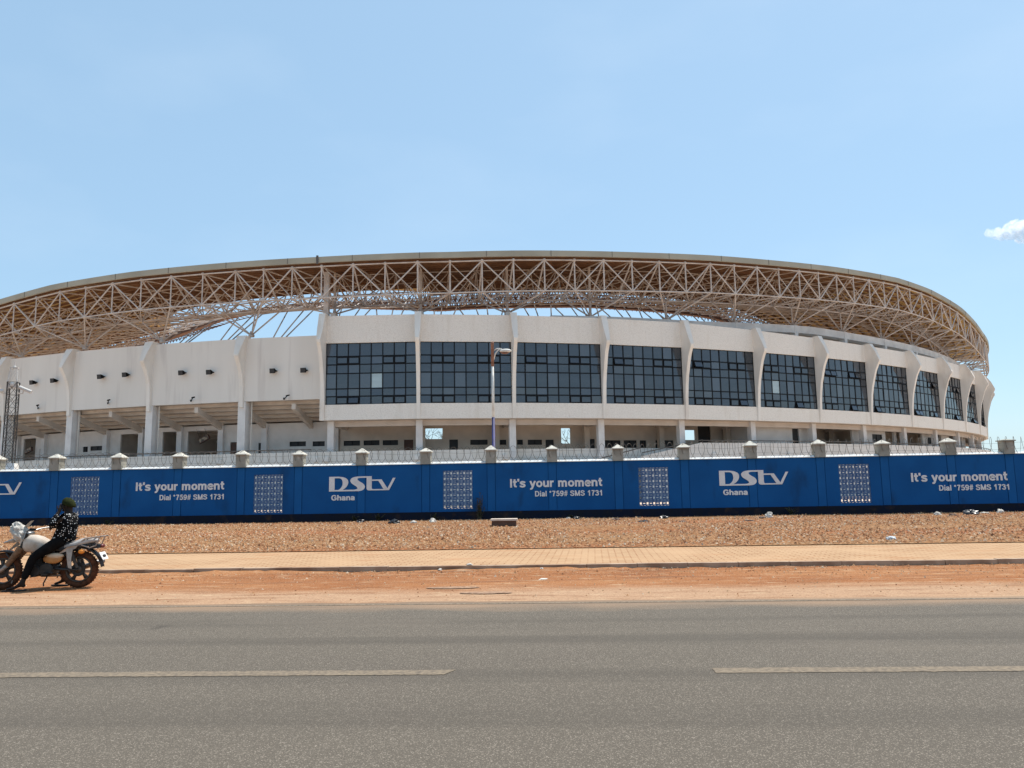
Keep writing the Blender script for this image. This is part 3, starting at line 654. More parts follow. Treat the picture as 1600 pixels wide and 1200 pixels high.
# -- open stand to the left: plain panels, fins on free columns, stepped seating underside
LS = [-8.56-10.36*j for j in range(6)]
ZL0, ZL1, DL = 10.13, 16.30, .864
edges = [0.-.34]+LS
for j in range(len(edges)-1):
    B = Bay(edges[j+1], edges[j], DL); mb = MB(B); e1 = B.L+(1.5 if j == 0 else 0)
    mb.box(0, B.L, -.28, 0, ZL0, ZL1); part(mb, 'stand_panel', M['plain'])
for j, s in enumerate(LS):
    fin('fin', s, [(.20,9.55,.40),(.24,10.6,.40),(.28,11.5,.40),(.37,12.3,.40),(.58,13.0,.40),(.92,13.75,.42),(1.34,14.40,.46),(1.36,14.52,.48),(.95,15.5,.72),(.42,16.52,1.0)], DL)
    mb = MB(At(s, DL)); mb.box(-.42,.38,-1.0,-.03,0,10.1); part(mb, 'column', M['column'])
    mb = MB(At(s, DL)); mb.tube((.75,-.55,4.),(.75,-.55,10.1),.07,6); part(mb, 'downpipe', M['conduit'])
steps = 13; rise, run = .32, 1.0
def zstep(k): return 10.31-rise*k
mb = MB()
n = 36
for k in range(steps):
    a, b = DL+.3+run*k, DL+.3+run*(k+1)
    ring_strip(mb, -62, -.35, 2.2, [(a,zstep(k)),(b,zstep(k)),(b,zstep(k)-.16),(a,zstep(k)-.16)])
    ring_strip(mb, -62, -.35, 2.2, [(b-.12,zstep(k)-.161),(b,zstep(k)-.161),(b,zstep(k)-rise-.15),(b-.12,zstep(k)-rise-.15)])
part(mb, 'seating_tier', M['tier'])
rk = []
for j in range(len(LS)): rk += [LS[j], LS[j]+5.18]
for s in rk:
    mb = MB(At(s, DL)); z = zstep(0)-.5; o0, o1 = -.35, -9.
    za, zb = z, z+rise*(o1-o0)
    w2 = .2; mb.loft([[(-w2,o0,za-.55),(w2,o0,za-.55),(w2,o0,za),(-w2,o0,za)],[(-w2,o1,zb-.75),(w2,o1,zb-.75),(w2,o1,zb),(-w2,o1,zb)]]); part(mb, 'raker_beam', M['tier'])
for s in [x for x in rk if x < -6]:
    mb = MB(At(s, DL+4.75)); mb.box(-.3,.3,-.3,.3,4.,8.3); part(mb, 'inner_column', M['column'])
LH = [(-5.8,-3.95,5.96,6.45,D),(-3.2,-1.85,5.92,6.42,D),(-9.4,-8.6,4.0,6.4,D),(-12.75,-11.75,4.0,6.57,M['brown_door']),(-18.1,-13.9,4.0,7.86,None),(-21.4,-19.15,4.0,7.9,None),(-27.35,-23.15,4.0,7.85,None),(-31.9,-29.85,6.22,6.71,D),(-33.1,-32.3,6.1,6.7,D),(-40.7,-39.75,4.,6.7,M['brown_door']),(-43.95,-41.55,4.,7.98,None),(-49,-46.5,4.,7.5,D)]
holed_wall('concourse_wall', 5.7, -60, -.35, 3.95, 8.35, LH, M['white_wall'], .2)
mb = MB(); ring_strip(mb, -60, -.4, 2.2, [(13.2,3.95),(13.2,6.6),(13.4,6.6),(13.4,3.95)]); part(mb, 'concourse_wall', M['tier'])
for s in (-22.4,-18.7,-13.5,-28.,-44.5,-41.2):
    mb = MB(At(s, 5.95)); mb.box(-.1,.1,-7.2,0,3.95,8.0); part(mb, 'passage_wall', M['tier'])

# ------------------------------------------------------------------ roof
def hroof(s): return float(np.interp(s,[-98,-55,-40,-30,-20,0,6,12,18,25,31,39,47,56,69,77,88,95,101,130],[20.9,21.6,22.3,23.1,23.35,23.4,23.5,23.65,23.95,24.25,24.5,24.9,25.2,25.6,26.0,25.8,25.0,24.1,23.3,22.6]))
def hin(s): return float(np.interp(s,[-75,0,40,70,100,130],[0,0,.0,-.6,-1.2,-1.4]))     # inner edge follows a flatter curve
def zT(s, d): return hroof(s)-.85+(.118*(d+1)+hin(s)*max(0,d)/30)
def zB(s, d): return -max(0.,d-15.5)/12.5*float(np.interp(s,[-50,-36,-14,-6,10],[0,-.9,-.7,0,.85]))+hroof(s)+float(np.interp(d,[-1,3,8.5,15.5,22.5,28],[-3.9,-3.9,-2.6,-.9,.8,2.35]))+hin(s)*max(0,d)/30
RS0, RS1 = -92., 126.
mb = MB(); ring_strip(mb, RS0, RS1, 1.5, lambda s: [(-1.32,hroof(s)),(-1.32,hroof(s)-.56),(-1.12,hroof(s)-.56),(-1.12,hroof(s)-.03)]); part(mb, 'roof_fascia', M['fascia'])
mb = MB()
for s in list(np.arange(RS0+2, RS1, 6.2)): mb.tf = At(s,-1.32); mb.box(-.02,.02,.001,.02,hroof(s)-.56,hroof(s)+.01)
mb.tf = At(-.3,-1.32); mb.box(-.10,.10,.001,.10,hroof(-.3)-.7,hroof(-.3)+.12); mb.tf = None
part(mb, 'fascia_joint', M['rail'])
mb = MB(); st = np.linspace(RS0, RS1, 147)
dd = [-1.11,2,6,10,14,18,22,26.2]
def dk(s,d): return d*float(np.interp(s,[-46,-36,-2,12],[1.,.74,.74,1.])) if d > 0 else d
top_ = [[RZ(s,dk(s,d),zT(s,dk(s,d))+.72) for d in dd] for s in st]; bot_ = [[RZ(s,dk(s,d),zT(s,dk(s,d))+.64) for d in dd] for s in st]
mb.loft(top_, False, False); mb.loft(bot_, False, False); part(mb, 'roof_deck', M['deck'])
# purlins and rafters under the deck
mb = MB()
for d in list(np.arange(-.4, 26.3, 1.25)):
    hw = .055
    for a_, b_ in (((RS0,RS1),) if d < 19.4 else ((RS0,-45.),(8.,RS1))): ring_strip(mb, a_, b_, 3.0, lambda s: [(d-hw,zT(s,d)+.63),(d+hw,zT(s,d)+.63),(d+hw,zT(s,d)+.36),(d-hw,zT(s,d)+.36)])
part(mb, 'purlin', M['purlin'])
stations = [-8.56-10.36/3*k for k in range(26,0,-1)] + [-8.56,-5.7,-2.85] + [3.*k for k in range(0,42)]
stations = [s for s in stations if RS0+.5 < s < RS1]
i0 = stations.index(0.)
T = [-1.,5.,12.,19.,26.]; Bt = [-1.,3.,8.5,15.5,22.5,28.]
groups = {}
def foot(s): 
    if s >= 0: return RZ(s,3.,(zled(s) if s > 19 else 18.78)+.02)
    return RZ(s,2.3,16.9)
for k, s in enumerate(stations):
    g_ = groups.setdefault(math.floor((k-i0)/3), MB())
    nx = stations[k+1] if k+1 < len(stations) else None; pv = stations[k-1] if k else None
    odd = (k-i0) % 2
    PT = lambda q, d: RZ(q,d,zT(q,d)); PB = lambda q, d: RZ(q,d,zB(q,d))
    main = s >= 0
    # front face
    g_.tube(PT(s,-1),PB(s,-1),.075 if main else .065,6)
    g_.mi = 0
    if nx is not None:
        g_.tube(PT(s,-1),PT(nx,-1),.075,6); g_.tube(PB(s,-1),PB(nx,-1),.07,6)
        if odd: g_.tube(PT(s,-1),PB(nx,-1),.07,6); g_.tube(PB(s,-.4),PT(nx,-.4),.05,5)
        else: g_.tube(PB(s,-1),PT(nx,-1),.07,6); g_.tube(PT(s,-.4),PB(nx,-.4),.05,5)
        for d in T[1:]: g_.tube(PT(s,d),PT(nx,d),.07,5)
        for d in Bt[1:-1]: g_.tube(PB(s,d),PB(nx,d),.08,5)
        if odd: g_.tube(PT(s,5),PB(nx,3),.055,5); g_.tube(PB(s,3),PB(nx,-1),.05,5); g_.tube(PB(s,3),PT(nx,5),.05,5)
        else: g_.tube(PB(s,3),PT(nx,5),.055,5); g_.tube(PB(s,-1),PB(nx,3),.05,5); g_.tube(PT(s,5),PB(nx,3),.05,5)
        if odd: g_.tube(PT(s,12),PB(nx,8.5),.06,5)
        else: g_.tube(PB(s,8.5),PT(nx,12),.06,5)
    for d0, d1 in zip(T[:-1],T[1:]): g_.tube(PT(s,d0),PT(s,d1),.07,5)
    for d0, d1 in zip(Bt[:-1],Bt[1:]): g_.tube(PB(s,d0),PB(s,d1),.07,5)
    for a, b in ((0,1),(1,1),(1,2),(2,2),(2,3),(3,3),(3,4),(4,4),(4,5)): g_.tube(PT(s,T[a]),PB(s,Bt[b]),.065 if a else .08,5)
    g_.ell(PT(s,-1),.17,.17,.17,8,5)
    isfoot = (k-i0) % 3 == 0
    if isfoot and k and nx is not None:
        F = foot(s)
        for q, d in ((pv,-1),(nx,-1),(pv,3.),(nx,3.),(s,3.)): g_.tube(F,PB(q,d),.075,6)
        if main and s < 30: g_.tube(F,RZ(s,3.,zT(s,3.)),.14,8)
        g_.lathe(F,[(.3,-.15),(.3,.05),(.18,.15),(.16,.4)],10)
        # struts from the bowl to the inner girder, dark against the sky
        sb_ = groups.setdefault('strut', MB()); f2 = RZ(s+1.0,18.,16.9)
        for q in ((s-3.6,s-.2,s+2.,s+5.2) if s > -1 else (s-1.4,s+2.2,s+4.4)):
            if RS0 < q < RS1: sb_.tube(f2,RZ(q,27.6,zB(q,27.6)),.085,5)
for key, g_ in sorted(groups.items(), key=lambda t: str(t[0])):
    if key == 'strut': part(g_, 'bowl_strut', M['strut'])
    else: part(g_, 'roof_truss', M['truss'])
# girder and open lattice along the inner edge
mb = MB(); ring_strip(mb, RS0, RS1, 2.0, lambda s: [(27.7,zB(s,28)+.2),(28.5,zB(s,28)+.2),(28.5,zB(s,28)-.35),(27.7,zB(s,28)-.35)]); part(mb, 'inner_girder', M['girder'])
mb = MB(); ss = np.arange(RS0+1, RS1-1, 1.05)
lr = random.Random(5)
for a, b in zip(ss[:-1], ss[1:]):
    za = lambda q, d, t: RZ(q,d,(zB(q,28)+.1)*(1-t)+(zT(q,d)+.4)*t)
    for d in (28.,30.6):
        mb.tube(za(a,d,0),za(a,d,1),.045,4)
        if lr.random() < .8: mb.tube(za(a,d,0),za(b,d,1),.045,4)
        if lr.random() < .5: mb.tube(za(a,d,1),za(b,d,0),.05,4)
        for t in (.33,.66,1.): mb.tube(za(a,d,t),za(b,d,t),.05,4)
    for d in (23.5,26.2):
        z_ = lambda q, t: RZ(q,d,zB(q,d)*(1-t)+(zT(q,d)+.3)*t)
        if lr.random() < .7: mb.tube(z_(a,0),z_(b,1),.06,4)
        if lr.random() < .6: mb.tube(z_(b,0),z_(a,1),.06,4)
        if lr.random() < .5: mb.tube(z_(a,.5),z_(b,.5),.06,4)
    mb.tube(za(a,28.,0),za(a,30.6,1),.05,4); mb.tube(za(a,26.,1),za(a,28.,.0),.05,4)
part(mb, 'inner_lattice', M['girder'])
mb = MB(At(-.1,.9)); mb.box(-.24,.24,-.24,.24,17.2,hroof(0)-.9); part(mb, 'roof_post', M['truss'])

# ------------------------------------------------------------------ floodlights on the stand panels
M['lamp_glass'] = mat('lamp_glass', (.02,.02,.022), .5)
def flood_mesh():
    hb = MB(); hb.loft([[(-.2,.20,-.16),(.2,.20,-.16),(.2,.20,.16),(-.2,.20,.16)],[(-.26,.44,-.26),(.26,.44,-.26),(.26,.50,.18),(-.26,.50,.18)],[(-.27,.47,-.27),(.27,.47,-.27),(.27,.53,.19),(-.27,.53,.19)]])
    br_ = MB(); br_.box(-.12,.12,0,.03,-.14,.14); br_.box(-.30,-.27,.0,.36,-.05,.05); br_.box(.27,.30,.0,.36,-.05,.05); br_.box(-.27,.27,.031,.06,-.05,.05)
    gl = MB(); gl.quad((-.23,.475,-.235),(.23,.475,-.235),(.23,.538,.16),(-.23,.538,.16))
    return hb, br_, gl
def place(o, s, d, z):
    A = At(s, d); p = A.p; o.location = (p.x,p.y,z); o.rotation_euler = (0,0,math.atan2(A.n.y,A.n.x)-PI/2)
FG = 'square floodlights on the plain stand panels'
FL = [(-34.7,13.39,'black square floodlight just right of the lattice mast'),(-31.5,13.38,'black square floodlight between the lattice mast pair and the second fin'),(-24.95,13.37,'black floodlight above the grilled screen, left one on its panel'),
      (-21.75,13.38,"black floodlight right one on the panel above the leftmost whole slogan's first letters"),(-15.05,13.21,'black floodlight left one on the panel above the left slogan'),(-11.95,13.12,'black floodlight right one on the panel above the left slogan'),
      (-5.25,12.96,'black floodlight left one on the panel beside the glazed block'),(-2.15,12.91,'black floodlight nearest to the corner of the glazed block')]
fl0 = None
for s, z, lab in FL:
    if fl0 is None:
        fl0 = thing('floodlight', lab, 'floodlight', group=FG); a, b_, c = flood_mesh(); lbuild(a,'housing',M['black'],fl0); lbuild(b_,'bracket',M['black'],fl0); lbuild(c,'lens',M['lamp_glass'],fl0); o = fl0
    else: o = copy_thing(fl0,(0,0,0),0,lab)
    place(o, s, DL-.0, z)
SG = 'small arm lamps at the lower edge of the stand panels'
SL = [(-33.75,10.73,'small dark arm lamp at the panel edge right of the lattice mast'),(-23.85,10.75,'small dark arm lamp at the panel edge above the leftmost breeze-block screen'),(-13.85,10.55,'small dark arm lamp at the panel edge above the left slogan'),(-3.95,10.38,'small dark arm lamp at the panel edge next to the glazed block')]
sp0 = None
for s, z, lab in SL:
    if sp0 is None:
        sp0 = thing('arm_lamp', lab, 'lamp', group=SG)
        q = MB(); q.path([(.25,0,-.12),(.1,.12,-.08),(-.1,.32,.02),(-.22,.45,.10)],.045,6); q.box(.17,.33,0,.04,-.22,-.02); lbuild(q,'arm',M['black'],sp0)
        q = MB(); q.loft([[(-.16,.40,.03),(-.16,.55,.03),(-.16,.55,.15),(-.16,.40,.15)],[(-.50,.44,.10),(-.50,.58,.10),(-.50,.58,.20),(-.50,.44,.20)]]); lbuild(q,'head',M['black'],sp0); o = sp0
    else: o = copy_thing(sp0,(0,0,0),0,lab)
    place(o, s, DL, z)
# tilted hanging signs in the left passages (lettering too small and tilted to read)
M['sign_face'] = mat('sign_face', (.35,.28,.2), .6, (.08,.06,.05), 4.5, 1., .48, .52)
sg0 = None
for s, d, z, a, lab in ((-15.6,5.2,6.95,.42,'tilted hanging sign box in the open passage above the left slogan'),(-42.3,5.4,6.6,.25,'tilted hanging sign box behind the lattice mast')):
    if sg0 is None:
        sg0 = thing('hanging_sign', lab, 'sign', group='tilted signs hung in the stand passages')
        q = MB(); q.box(-.62,.62,-.1,.1,-.24,.24); lbuild(q,'box',M['brown_door'],sg0)
        q = MB(); q.box(-.54,.54,.101,.115,-.17,.17); lbuild(q,'face',M['sign_face'],sg0)
        q = MB(); q.tube((-.45,0,.24),(-.45,0,1.0),.012,5); q.tube((.45,0,.24),(.45,0,1.35),.012,5); lbuild(q,'hanger',M['black'],sg0); o = sg0
    else: o = copy_thing(sg0,(0,0,0),0,lab)
    place(o, s, d, z); o.rotation_euler.y = a

# ------------------------------------------------------------------ street lamp behind the wall
M['lamp_white'] = mat('lamp_white_paint', (.78,.76,.70), .7, (.6,.56,.5), 3.)
M['lamp_rust'] = mat('rusted_paint', (.30,.15,.10), .85, (.18,.09,.06), 5.)
M['lamp_blue'] = mat('lamp_blue_paint', (.02,.025,.17), .6, (.015,.02,.10), 3.)
la = thing('street_lamp', 'tall street lamp with blue, white and rusty pole sections behind the wall', 'street lamp', (-3.02,45.,0))
q = MB(); q.lathe((0,0,0),[(.17,0),(.17,.05),(.095,.06),(.088,5.66)],12); lbuild(q,'pole_base',M['lamp_blue'],la,True)
q = MB(); q.lathe((0,0,0),[(.080,5.66),(.072,8.72)],12); lbuild(q,'pole',M['lamp_white'],la,True)
q = MB(); q.lathe((0,0,0),[(.088,8.70),(.088,10.02),(.10,10.03),(.10,10.12),(.05,10.2)],12); lbuild(q,'pole_head',M['lamp_rust'],la,True)
q = MB(); q.path([(.08,0,9.12),(.16,0,9.45),(.36,0,9.70),(.56,0,9.74)],.035,8); q.path([(.08,0,9.66),(.26,0,9.76),(.46,0,9.76)],.028,8); lbuild(q,'arm',M['lamp_white'],la,True)
q = MB(); q.ell((.78,0,9.62),.36,.15,.12,14,9); hd = lbuild(q,'lamp_head',M['lamp_white'],la,True); hd.rotation_euler = (0,.0,0)
q = MB(); q.ell((.74,0,9.55),.27,.12,.13,12,8); lbuild(q,'lamp_bowl',M['lamp_rust'],la,True)

# ------------------------------------------------------------------ camera mast
M['mast'] = mat('dark_mast_steel', (.03,.028,.027), .6, (.06,.045,.035), 3.)
M['white_metal'] = mat('white_metal', (.55,.53,.50), .6)
ma = thing('camera_mast', 'dark lattice mast with white cage top and surveillance cameras behind the wall', 'mast', (-30.12,42.,0), .35)
def lattice(q, w0, w1, z0, z1, n, r, rb):
    c = lambda t, k: (((w0+(w1-w0)*t)*(-1 if k in (0,3) else 1)), ((w0+(w1-w0)*t)*(-1 if k in (0,1) else 1)), z0+(z1-z0)*t)
    for k in range(4):
        q.tube(c(0,k),c(1,k),r,6)
        for i in range(n):
            a, b = i/n, (i+1)/n; k2 = (k+1)%4
            q.tube(c(a,k),c(b,k2),rb,4); q.tube(c(b,k),c(a,k2),rb,4); q.tube(c(b,k),c(b,k2),rb,4)
q = MB(); lattice(q,.27,.24,.0,7.95,11,.036,.013); lbuild(q,'mast_frame',M['mast'],ma)
q = MB(); lattice(q,.24,.15,7.96,8.75,1,.024,.012); lattice(q,.17,.17,8.75,8.78,1,.03,.02); q.tube((0,0,8.78),(0,0,9.1),.03,6); q.ell((0,0,8.82),.09,.09,.08); lbuild(q,'cage',M['white_metal'],ma)
q = MB(); q.box(-.22,.22,-.22,.22,7.62,7.86); q.ell((0,-.24,7.8),.12,.1,.14); lbuild(q,'junction_box',M['white_metal'],ma)
for sx, nm in ((1,'a'),(-1,'b')):
    q = MB(); q.tube((sx*.2,0,7.30),(sx*.52,-.1,7.32),.035,6); q.tube((sx*.52,-.1,7.32),(sx*.56,-.12,7.5),.03,6); lbuild(q,'camera_arm',M['white_metal'],ma)
    q = MB(); a0 = Vector((sx*.34,-.18,7.66)) if sx > 0 else Vector((-.42,-.2,7.45)); a1 = Vector((.92,-.22,7.40)) if sx > 0 else Vector((-.70,-.34,7.36))
    q.tube(a0,a1,.10,10,caps=True); q.tube(a0+(a1-a0)*.98,a1+(a1-a0)*.08,.115,10,caps=True); lbuild(q,'surveillance_camera',M['white_metal'],ma)
q = MB(); q.box(-.42,.42,-.42,.42,2.6,3.35); lbuild(q,'mast_block',M['coping'],ma)

# ------------------------------------------------------------------ bare trees seen through the passages
M['bark'] = mat('grey_bark', (.10,.08,.065), .9, (.06,.05,.04), 3.)
def bare_tree(loc, h, seed, lab):
    rg_ = random.Random(seed); t = thing('bare_tree', lab, 'tree', loc, group='bare trees seen through the stadium passages')
    q = MB(); q.path([(0,0,0),(.1,.05,h*.2),(.05,-.05,h*.42)],[.28,.22,.17],8); lbuild(q,'trunk',M['bark'],t,True)
    q = MB()
    def br(p, d, l, r, n):
        e = p+d*l; mid = p+d*l*.5+Vector((rg_.uniform(-.1,.1),rg_.uniform(-.1,.1),rg_.uniform(-.05,.1)))*l
        q.path([p,mid,e],[r,r*.8,r*.6],5)
        if n == 0: return
        for _ in range(3 if n > 2 else rg_.choice((2,3))):
            nd = (d+Vector((rg_.uniform(-.9,.9),rg_.uniform(-.9,.9),rg_.uniform(-.25,.6)))).normalized(); br(e,nd,l*rg_.uniform(.6,.8),r*.6,n-1)
    for k in range(4): br(Vector((.05,-.05,h*.40)),Vector((math.cos(k*1.7),math.sin(k*1.7),1.0)).normalized(),h*.2,.12,4)
    lbuild(q,'crown',M['bark'],t)
bare_tree((-13.2,104,0),11.5,4,'leafless tree glimpsed through the passage left of the street lamp')
bare_tree((5.2,106,0),11.5,9,'leafless tree glimpsed through the passage right of the street lamp')

# ------------------------------------------------------------------ low concrete block on the verge
M['slab'] = mat('pale_slab', (.62,.52,.44), .9, (.5,.4,.32), 4.); M['block_side'] = mat('dirt_stained_concrete', (.12,.065,.045), .95, (.08,.045,.03), 4.)
cb = thing('concrete_block', 'low concrete drain block with pale slab top standing on the stony verge', 'concrete block', (-1.70,30.9,.05))
q = MB(); q.loft([[(-.50,-.3,-.1),(.50,-.3,-.1),(.50,.3,-.1),(-.50,.3,-.1)],[(-.47,-.28,.24),(.47,-.28,.24),(.47,.28,.24),(-.47,.28,.24)]]); lbuild(q,'base',M['block_side'],cb)
q = MB(); q.box(-.52,.53,-.33,.33,.241,.31); lbuild(q,'slab',M['slab'],cb)

# ------------------------------------------------------------------ weeds along the wall foot
M['weed'] = mat('dusty_weed_leaf', (.035,.055,.02), .8, (.06,.07,.03), 6.); M['stem'] = mat('weed_stem', (.09,.07,.04), .9)
def weed(x, y, h, wd, n, lab, seed):
    rg_ = random.Random(seed); t = thing('weed', lab, 'weed', (x,y,0), group='weeds growing at the wall foot'); qs = MB(); ql = MB()
    for k in range(n):
        a = rg_.random()*2*PI; hh = h*rg_.uniform(.45,1); e = Vector((math.cos(a)*wd*rg_.random(), math.sin(a)*wd*.35*rg_.random()-.03, hh)); p0 = Vector((rg_.uniform(-.1,.1),rg_.uniform(-.05,.02),0))
        pts = [p0, p0.lerp(e,.5)+Vector((rg_.uniform(-.06,.06),0,.05)), e]; qs.path(pts,.008,4)
        for _ in range(14):
            u = rg_.uniform(.15,1); c = p0.lerp(e,u); l = rg_.uniform(.05,.11); a2 = rg_.random()*2*PI; dv = Vector((math.cos(a2),math.sin(a2)*.6,rg_.uniform(-.2,.7))).normalized(); sv = dv.cross(Vector((0,.3,1))).normalized()*l*.3
            ql.add([c,c+dv*l*.5+sv,c+dv*l,c+dv*l*.5-sv],[(0,1,2,3)])
    lbuild(qs,'stem',M['stem'],t); lbuild(ql,'foliage',M['weed'],t)
weed(-3.35,38.55,1.35,.32,22,'tall dark weed against the wall left of the concrete block, beside the middle screen',1)
weed(-8.4,38.55,.42,.40,12,'low weed at the wall foot below the middle of the emblem',2)
weed(-5.6,38.55,.36,.40,10,'low weed at the wall foot below the gap right of the emblem',3)
weed(-9.6,38.55,.30,.3,8,'small weed at the wall foot under the word Ghana',4)
weed(11.9,38.5,.40,.5,12,'low dark weed at the wall foot below the right emblem',5)
weed(-22.2,38.5,.28,.4,8,'low weed at the wall foot behind the motorcycle tail',6)
weed(1.2,38.5,.25,.35,7,'tiny weed at the wall foot below the middle slogan',7)

# ------------------------------------------------------------------ litter
M['bag_black'] = mat('black_plastic', (.012,.012,.014), .35); M['bag_white'] = mat('white_plastic', (.55,.51,.45), .9); M['scrap'] = mat('brown_scrap', (.09,.05,.035), .8); M['clear'] = mat('clear_plastic', (.5,.53,.55), .25)
def lump(name, x, y, s, m, lab, cat, seed, flat=.5, z=None):
    rg_ = random.Random(seed); bm = bmesh.new(); bmesh.ops.create_icosphere(bm, subdivisions=3, radius=1.)
    for v in bm.verts:
        k = 1+.45*noise.noise(v.co*1.6+Vector((seed,0,0)))+.25*noise.noise(v.co*4.+Vector((0,seed,0)))
        v.co = Vector((v.co.x*s*k*rg_.uniform(.97,1.03), v.co.y*s*.75*k, max(-.25,v.co.z)*s*flat*k))
    me = bpy.data.meshes.new(name); bm.to_mesh(me); bm.free(); me.materials.append(m)
    o = bpy.data.objects.new(name, me); COL.objects.link(o); zz = z if z is not None else verge_z(x,y); o.location = (x,y,zz+.2*s*flat); o.rotation_euler = (0,0,rg_.random()*6); tag(o, lab, cat); return o
lump('plastic_bag',-6.97,35.4,.30,M['bag_black'],'black plastic bag lying midway between the left emblem and the middle screen','plastic bag',1)
lump('plastic_bag',-8.9,36.9,.24,M['bag_black'],'black plastic bag near the wall foot below the emblem','plastic bag',2)
lump('plastic_bag',-9.6,35.6,.15,M['scrap'],'small brown rag on the stones below the word Ghana','rag',3,.3)
lump('plastic_bag',-6.13,35.6,.16,M['bag_white'],'white plastic bag right of the large black bag','plastic bag',4)
lump('plastic_bag',-5.28,35.9,.20,M['bag_white'],'upright white plastic bag farther right of the black bag','plastic bag',5,.8)
lump('plastic_bag',1.05,37.9,.13,M['bag_white'],'pale scrap at the wall foot below the word your','plastic scrap',6)
lump('plastic_bag',1.4,37.3,.22,M['bag_black'],'dark bag at the wall foot below the middle slogan','plastic bag',7,.5)
lump('plastic_bag',3.15,35.6,.20,M['scrap'],'dark brown rag right of the middle slogan','rag',8,.35)
lump('plastic_bag',4.1,33.3,.22,M['bag_black'],'flattened black bag below the left edge of the fourth screen','plastic bag',9,.3)
lump('plastic_bag',5.4,36.2,.22,M['bag_black'],'black bag near the wall foot below the fourth screen','plastic bag',10,.6)
lump('plastic_bag',5.66,32.8,.20,M['scrap'],'flat brown scrap below the right edge of the fourth screen','scrap',11,.2)
lump('plastic_bag',9.93,35.3,.22,M['bag_white'],'white plastic bag on the stones below the right emblem','plastic bag',12,.9)
lump('plastic_bag',9.45,34.6,.20,M['scrap'],'dark rag beside the white bag below the right emblem','rag',13,.35)
lump('plastic_bag',8.36,32.6,.20,M['scrap'],'thin brown stick-like scrap left of the white bag below the right emblem','scrap',14,.18)
lump('plastic_bag',17.76,36.2,.17,M['bag_white'],'white scrap at the wall foot below the start of the right slogan','plastic scrap',15,.7)
lump('plastic_bag',19.2,36.2,.38,M['bag_black'],'wide heap-like black bag at the wall foot below the right slogan','plastic bag',16,.5)
lump('plastic_bag',20.1,36.7,.18,M['bag_white'],'flat white scrap right of the wide black bag','plastic scrap',17,.35)
lump('plastic_bag',21.0,37.,.20,M['bag_white'],'white bag at the wall foot below the end of the right slogan','plastic bag',18,.7)
lump('plastic_bag',17.9,35.2,.22,M['scrap'],'dark rag left of the wide black bag','rag',19,.3)
lump('plastic_bag',8.95,20.8,.16,M['clear'],'clear crumpled plastic at the back edge of the footpath','plastic scrap',20,.4)
lump('plastic_bag',-.09,13.95,.09,M['bag_white'],'flat white scrap on the red dirt beside the road','plastic scrap',21,.15,0)
lump('plastic_bag',-2.11,15.3,.05,M['bag_white'],'tiny white scrap under the kerb left of the lamp','plastic scrap',22,.6,.03)
lump('plastic_bag',-1.55,15.5,.06,M['bag_white'],'white scrap caught on top of the kerb','plastic scrap',23,.4,.11)
lump('plastic_bag',-.12,15.25,.05,M['bag_white'],'tiny pale scrap under the kerb right of the lamp','plastic scrap',24,.6,.03)
for x, y, l, sd in ((-1.57,12.88,.45,1),(-.97,12.23,.42,2)):
    n = 18; q = MB(); q.add([(x+l*math.cos(2*PI*k/n)*(1+.25*noise.noise((k*.9,sd,0))), y+l*.28*math.sin(2*PI*k/n)*(1+.3*noise.noise((k*.7,sd,5))), .012) for k in range(n)], [tuple(range(n))])
    if sd == 1: M['damp'] = mat('damp_dirt', (.22,.12,.07), .95, (.34,.21,.13), 14., 4., .38, .6)
    structure(q.build('dirt_patch', M['damp']))

# ------------------------------------------------------------------ motorcycle (own coordinates: faces -x, rear contact at the origin)
M['tyre'] = mat('dusty_tyre', (.05,.022,.013), .95, (.12,.048,.024), 14., spec=.15)
M['rim'] = mat('black_alloy', (.025,.022,.02), .45, (.07,.05,.035), 9.)
M['engine'] = mat('engine_metal', (.035,.03,.027), .55, (.012,.011,.010), 14., metal=.2)
M['frame_paint'] = mat('black_frame', (.02,.018,.018), .5)
M['tank_cover'] = mat('white_tank_cover', (.54,.47,.40), .85, (.37,.28,.21), 7., 4., .5, .72)
M['wrap'] = mat('white_plastic_wrap', (.56,.53,.48), .85, (.38,.35,.31), 12.)
M['side_panel'] = mat('cream_orange_panel', (.46,.22,.07), .5, (.36,.15,.045), 6.)
M['panel_top'] = mat('cream_panel', (.62,.50,.36), .5, (.5,.36,.24), 7.)
M['gaiter'] = mat('tan_fork_gaiter', (.24,.13,.07), .85, (.15,.08,.04), 16.)
M['seat_cover'] = mat('grey_seat_cover', (.46,.43,.40), .6, (.36,.33,.31), 9., 4., .45, .62)
M['alloy'] = mat('dull_alloy', (.42,.36,.31), .5, (.28,.22,.18), 9., metal=.3)
M['chrome'] = mat('chrome', (.35,.34,.33), .4, metal=1.)
M['orange_lens'] = mat('orange_lens', (.75,.25,.03), .3)
M['red_lens'] = mat('red_lens', (.12,.012,.01), .4)
M['plate'] = mat('number_plate', (.78,.77,.74), .6)
bk = thing('motorcycle', 'dusty motorcycle with white wrapped tank and headlight, standing on the red dirt', 'motorcycle', (-8.25,13.50,.004), math.radians(8.))
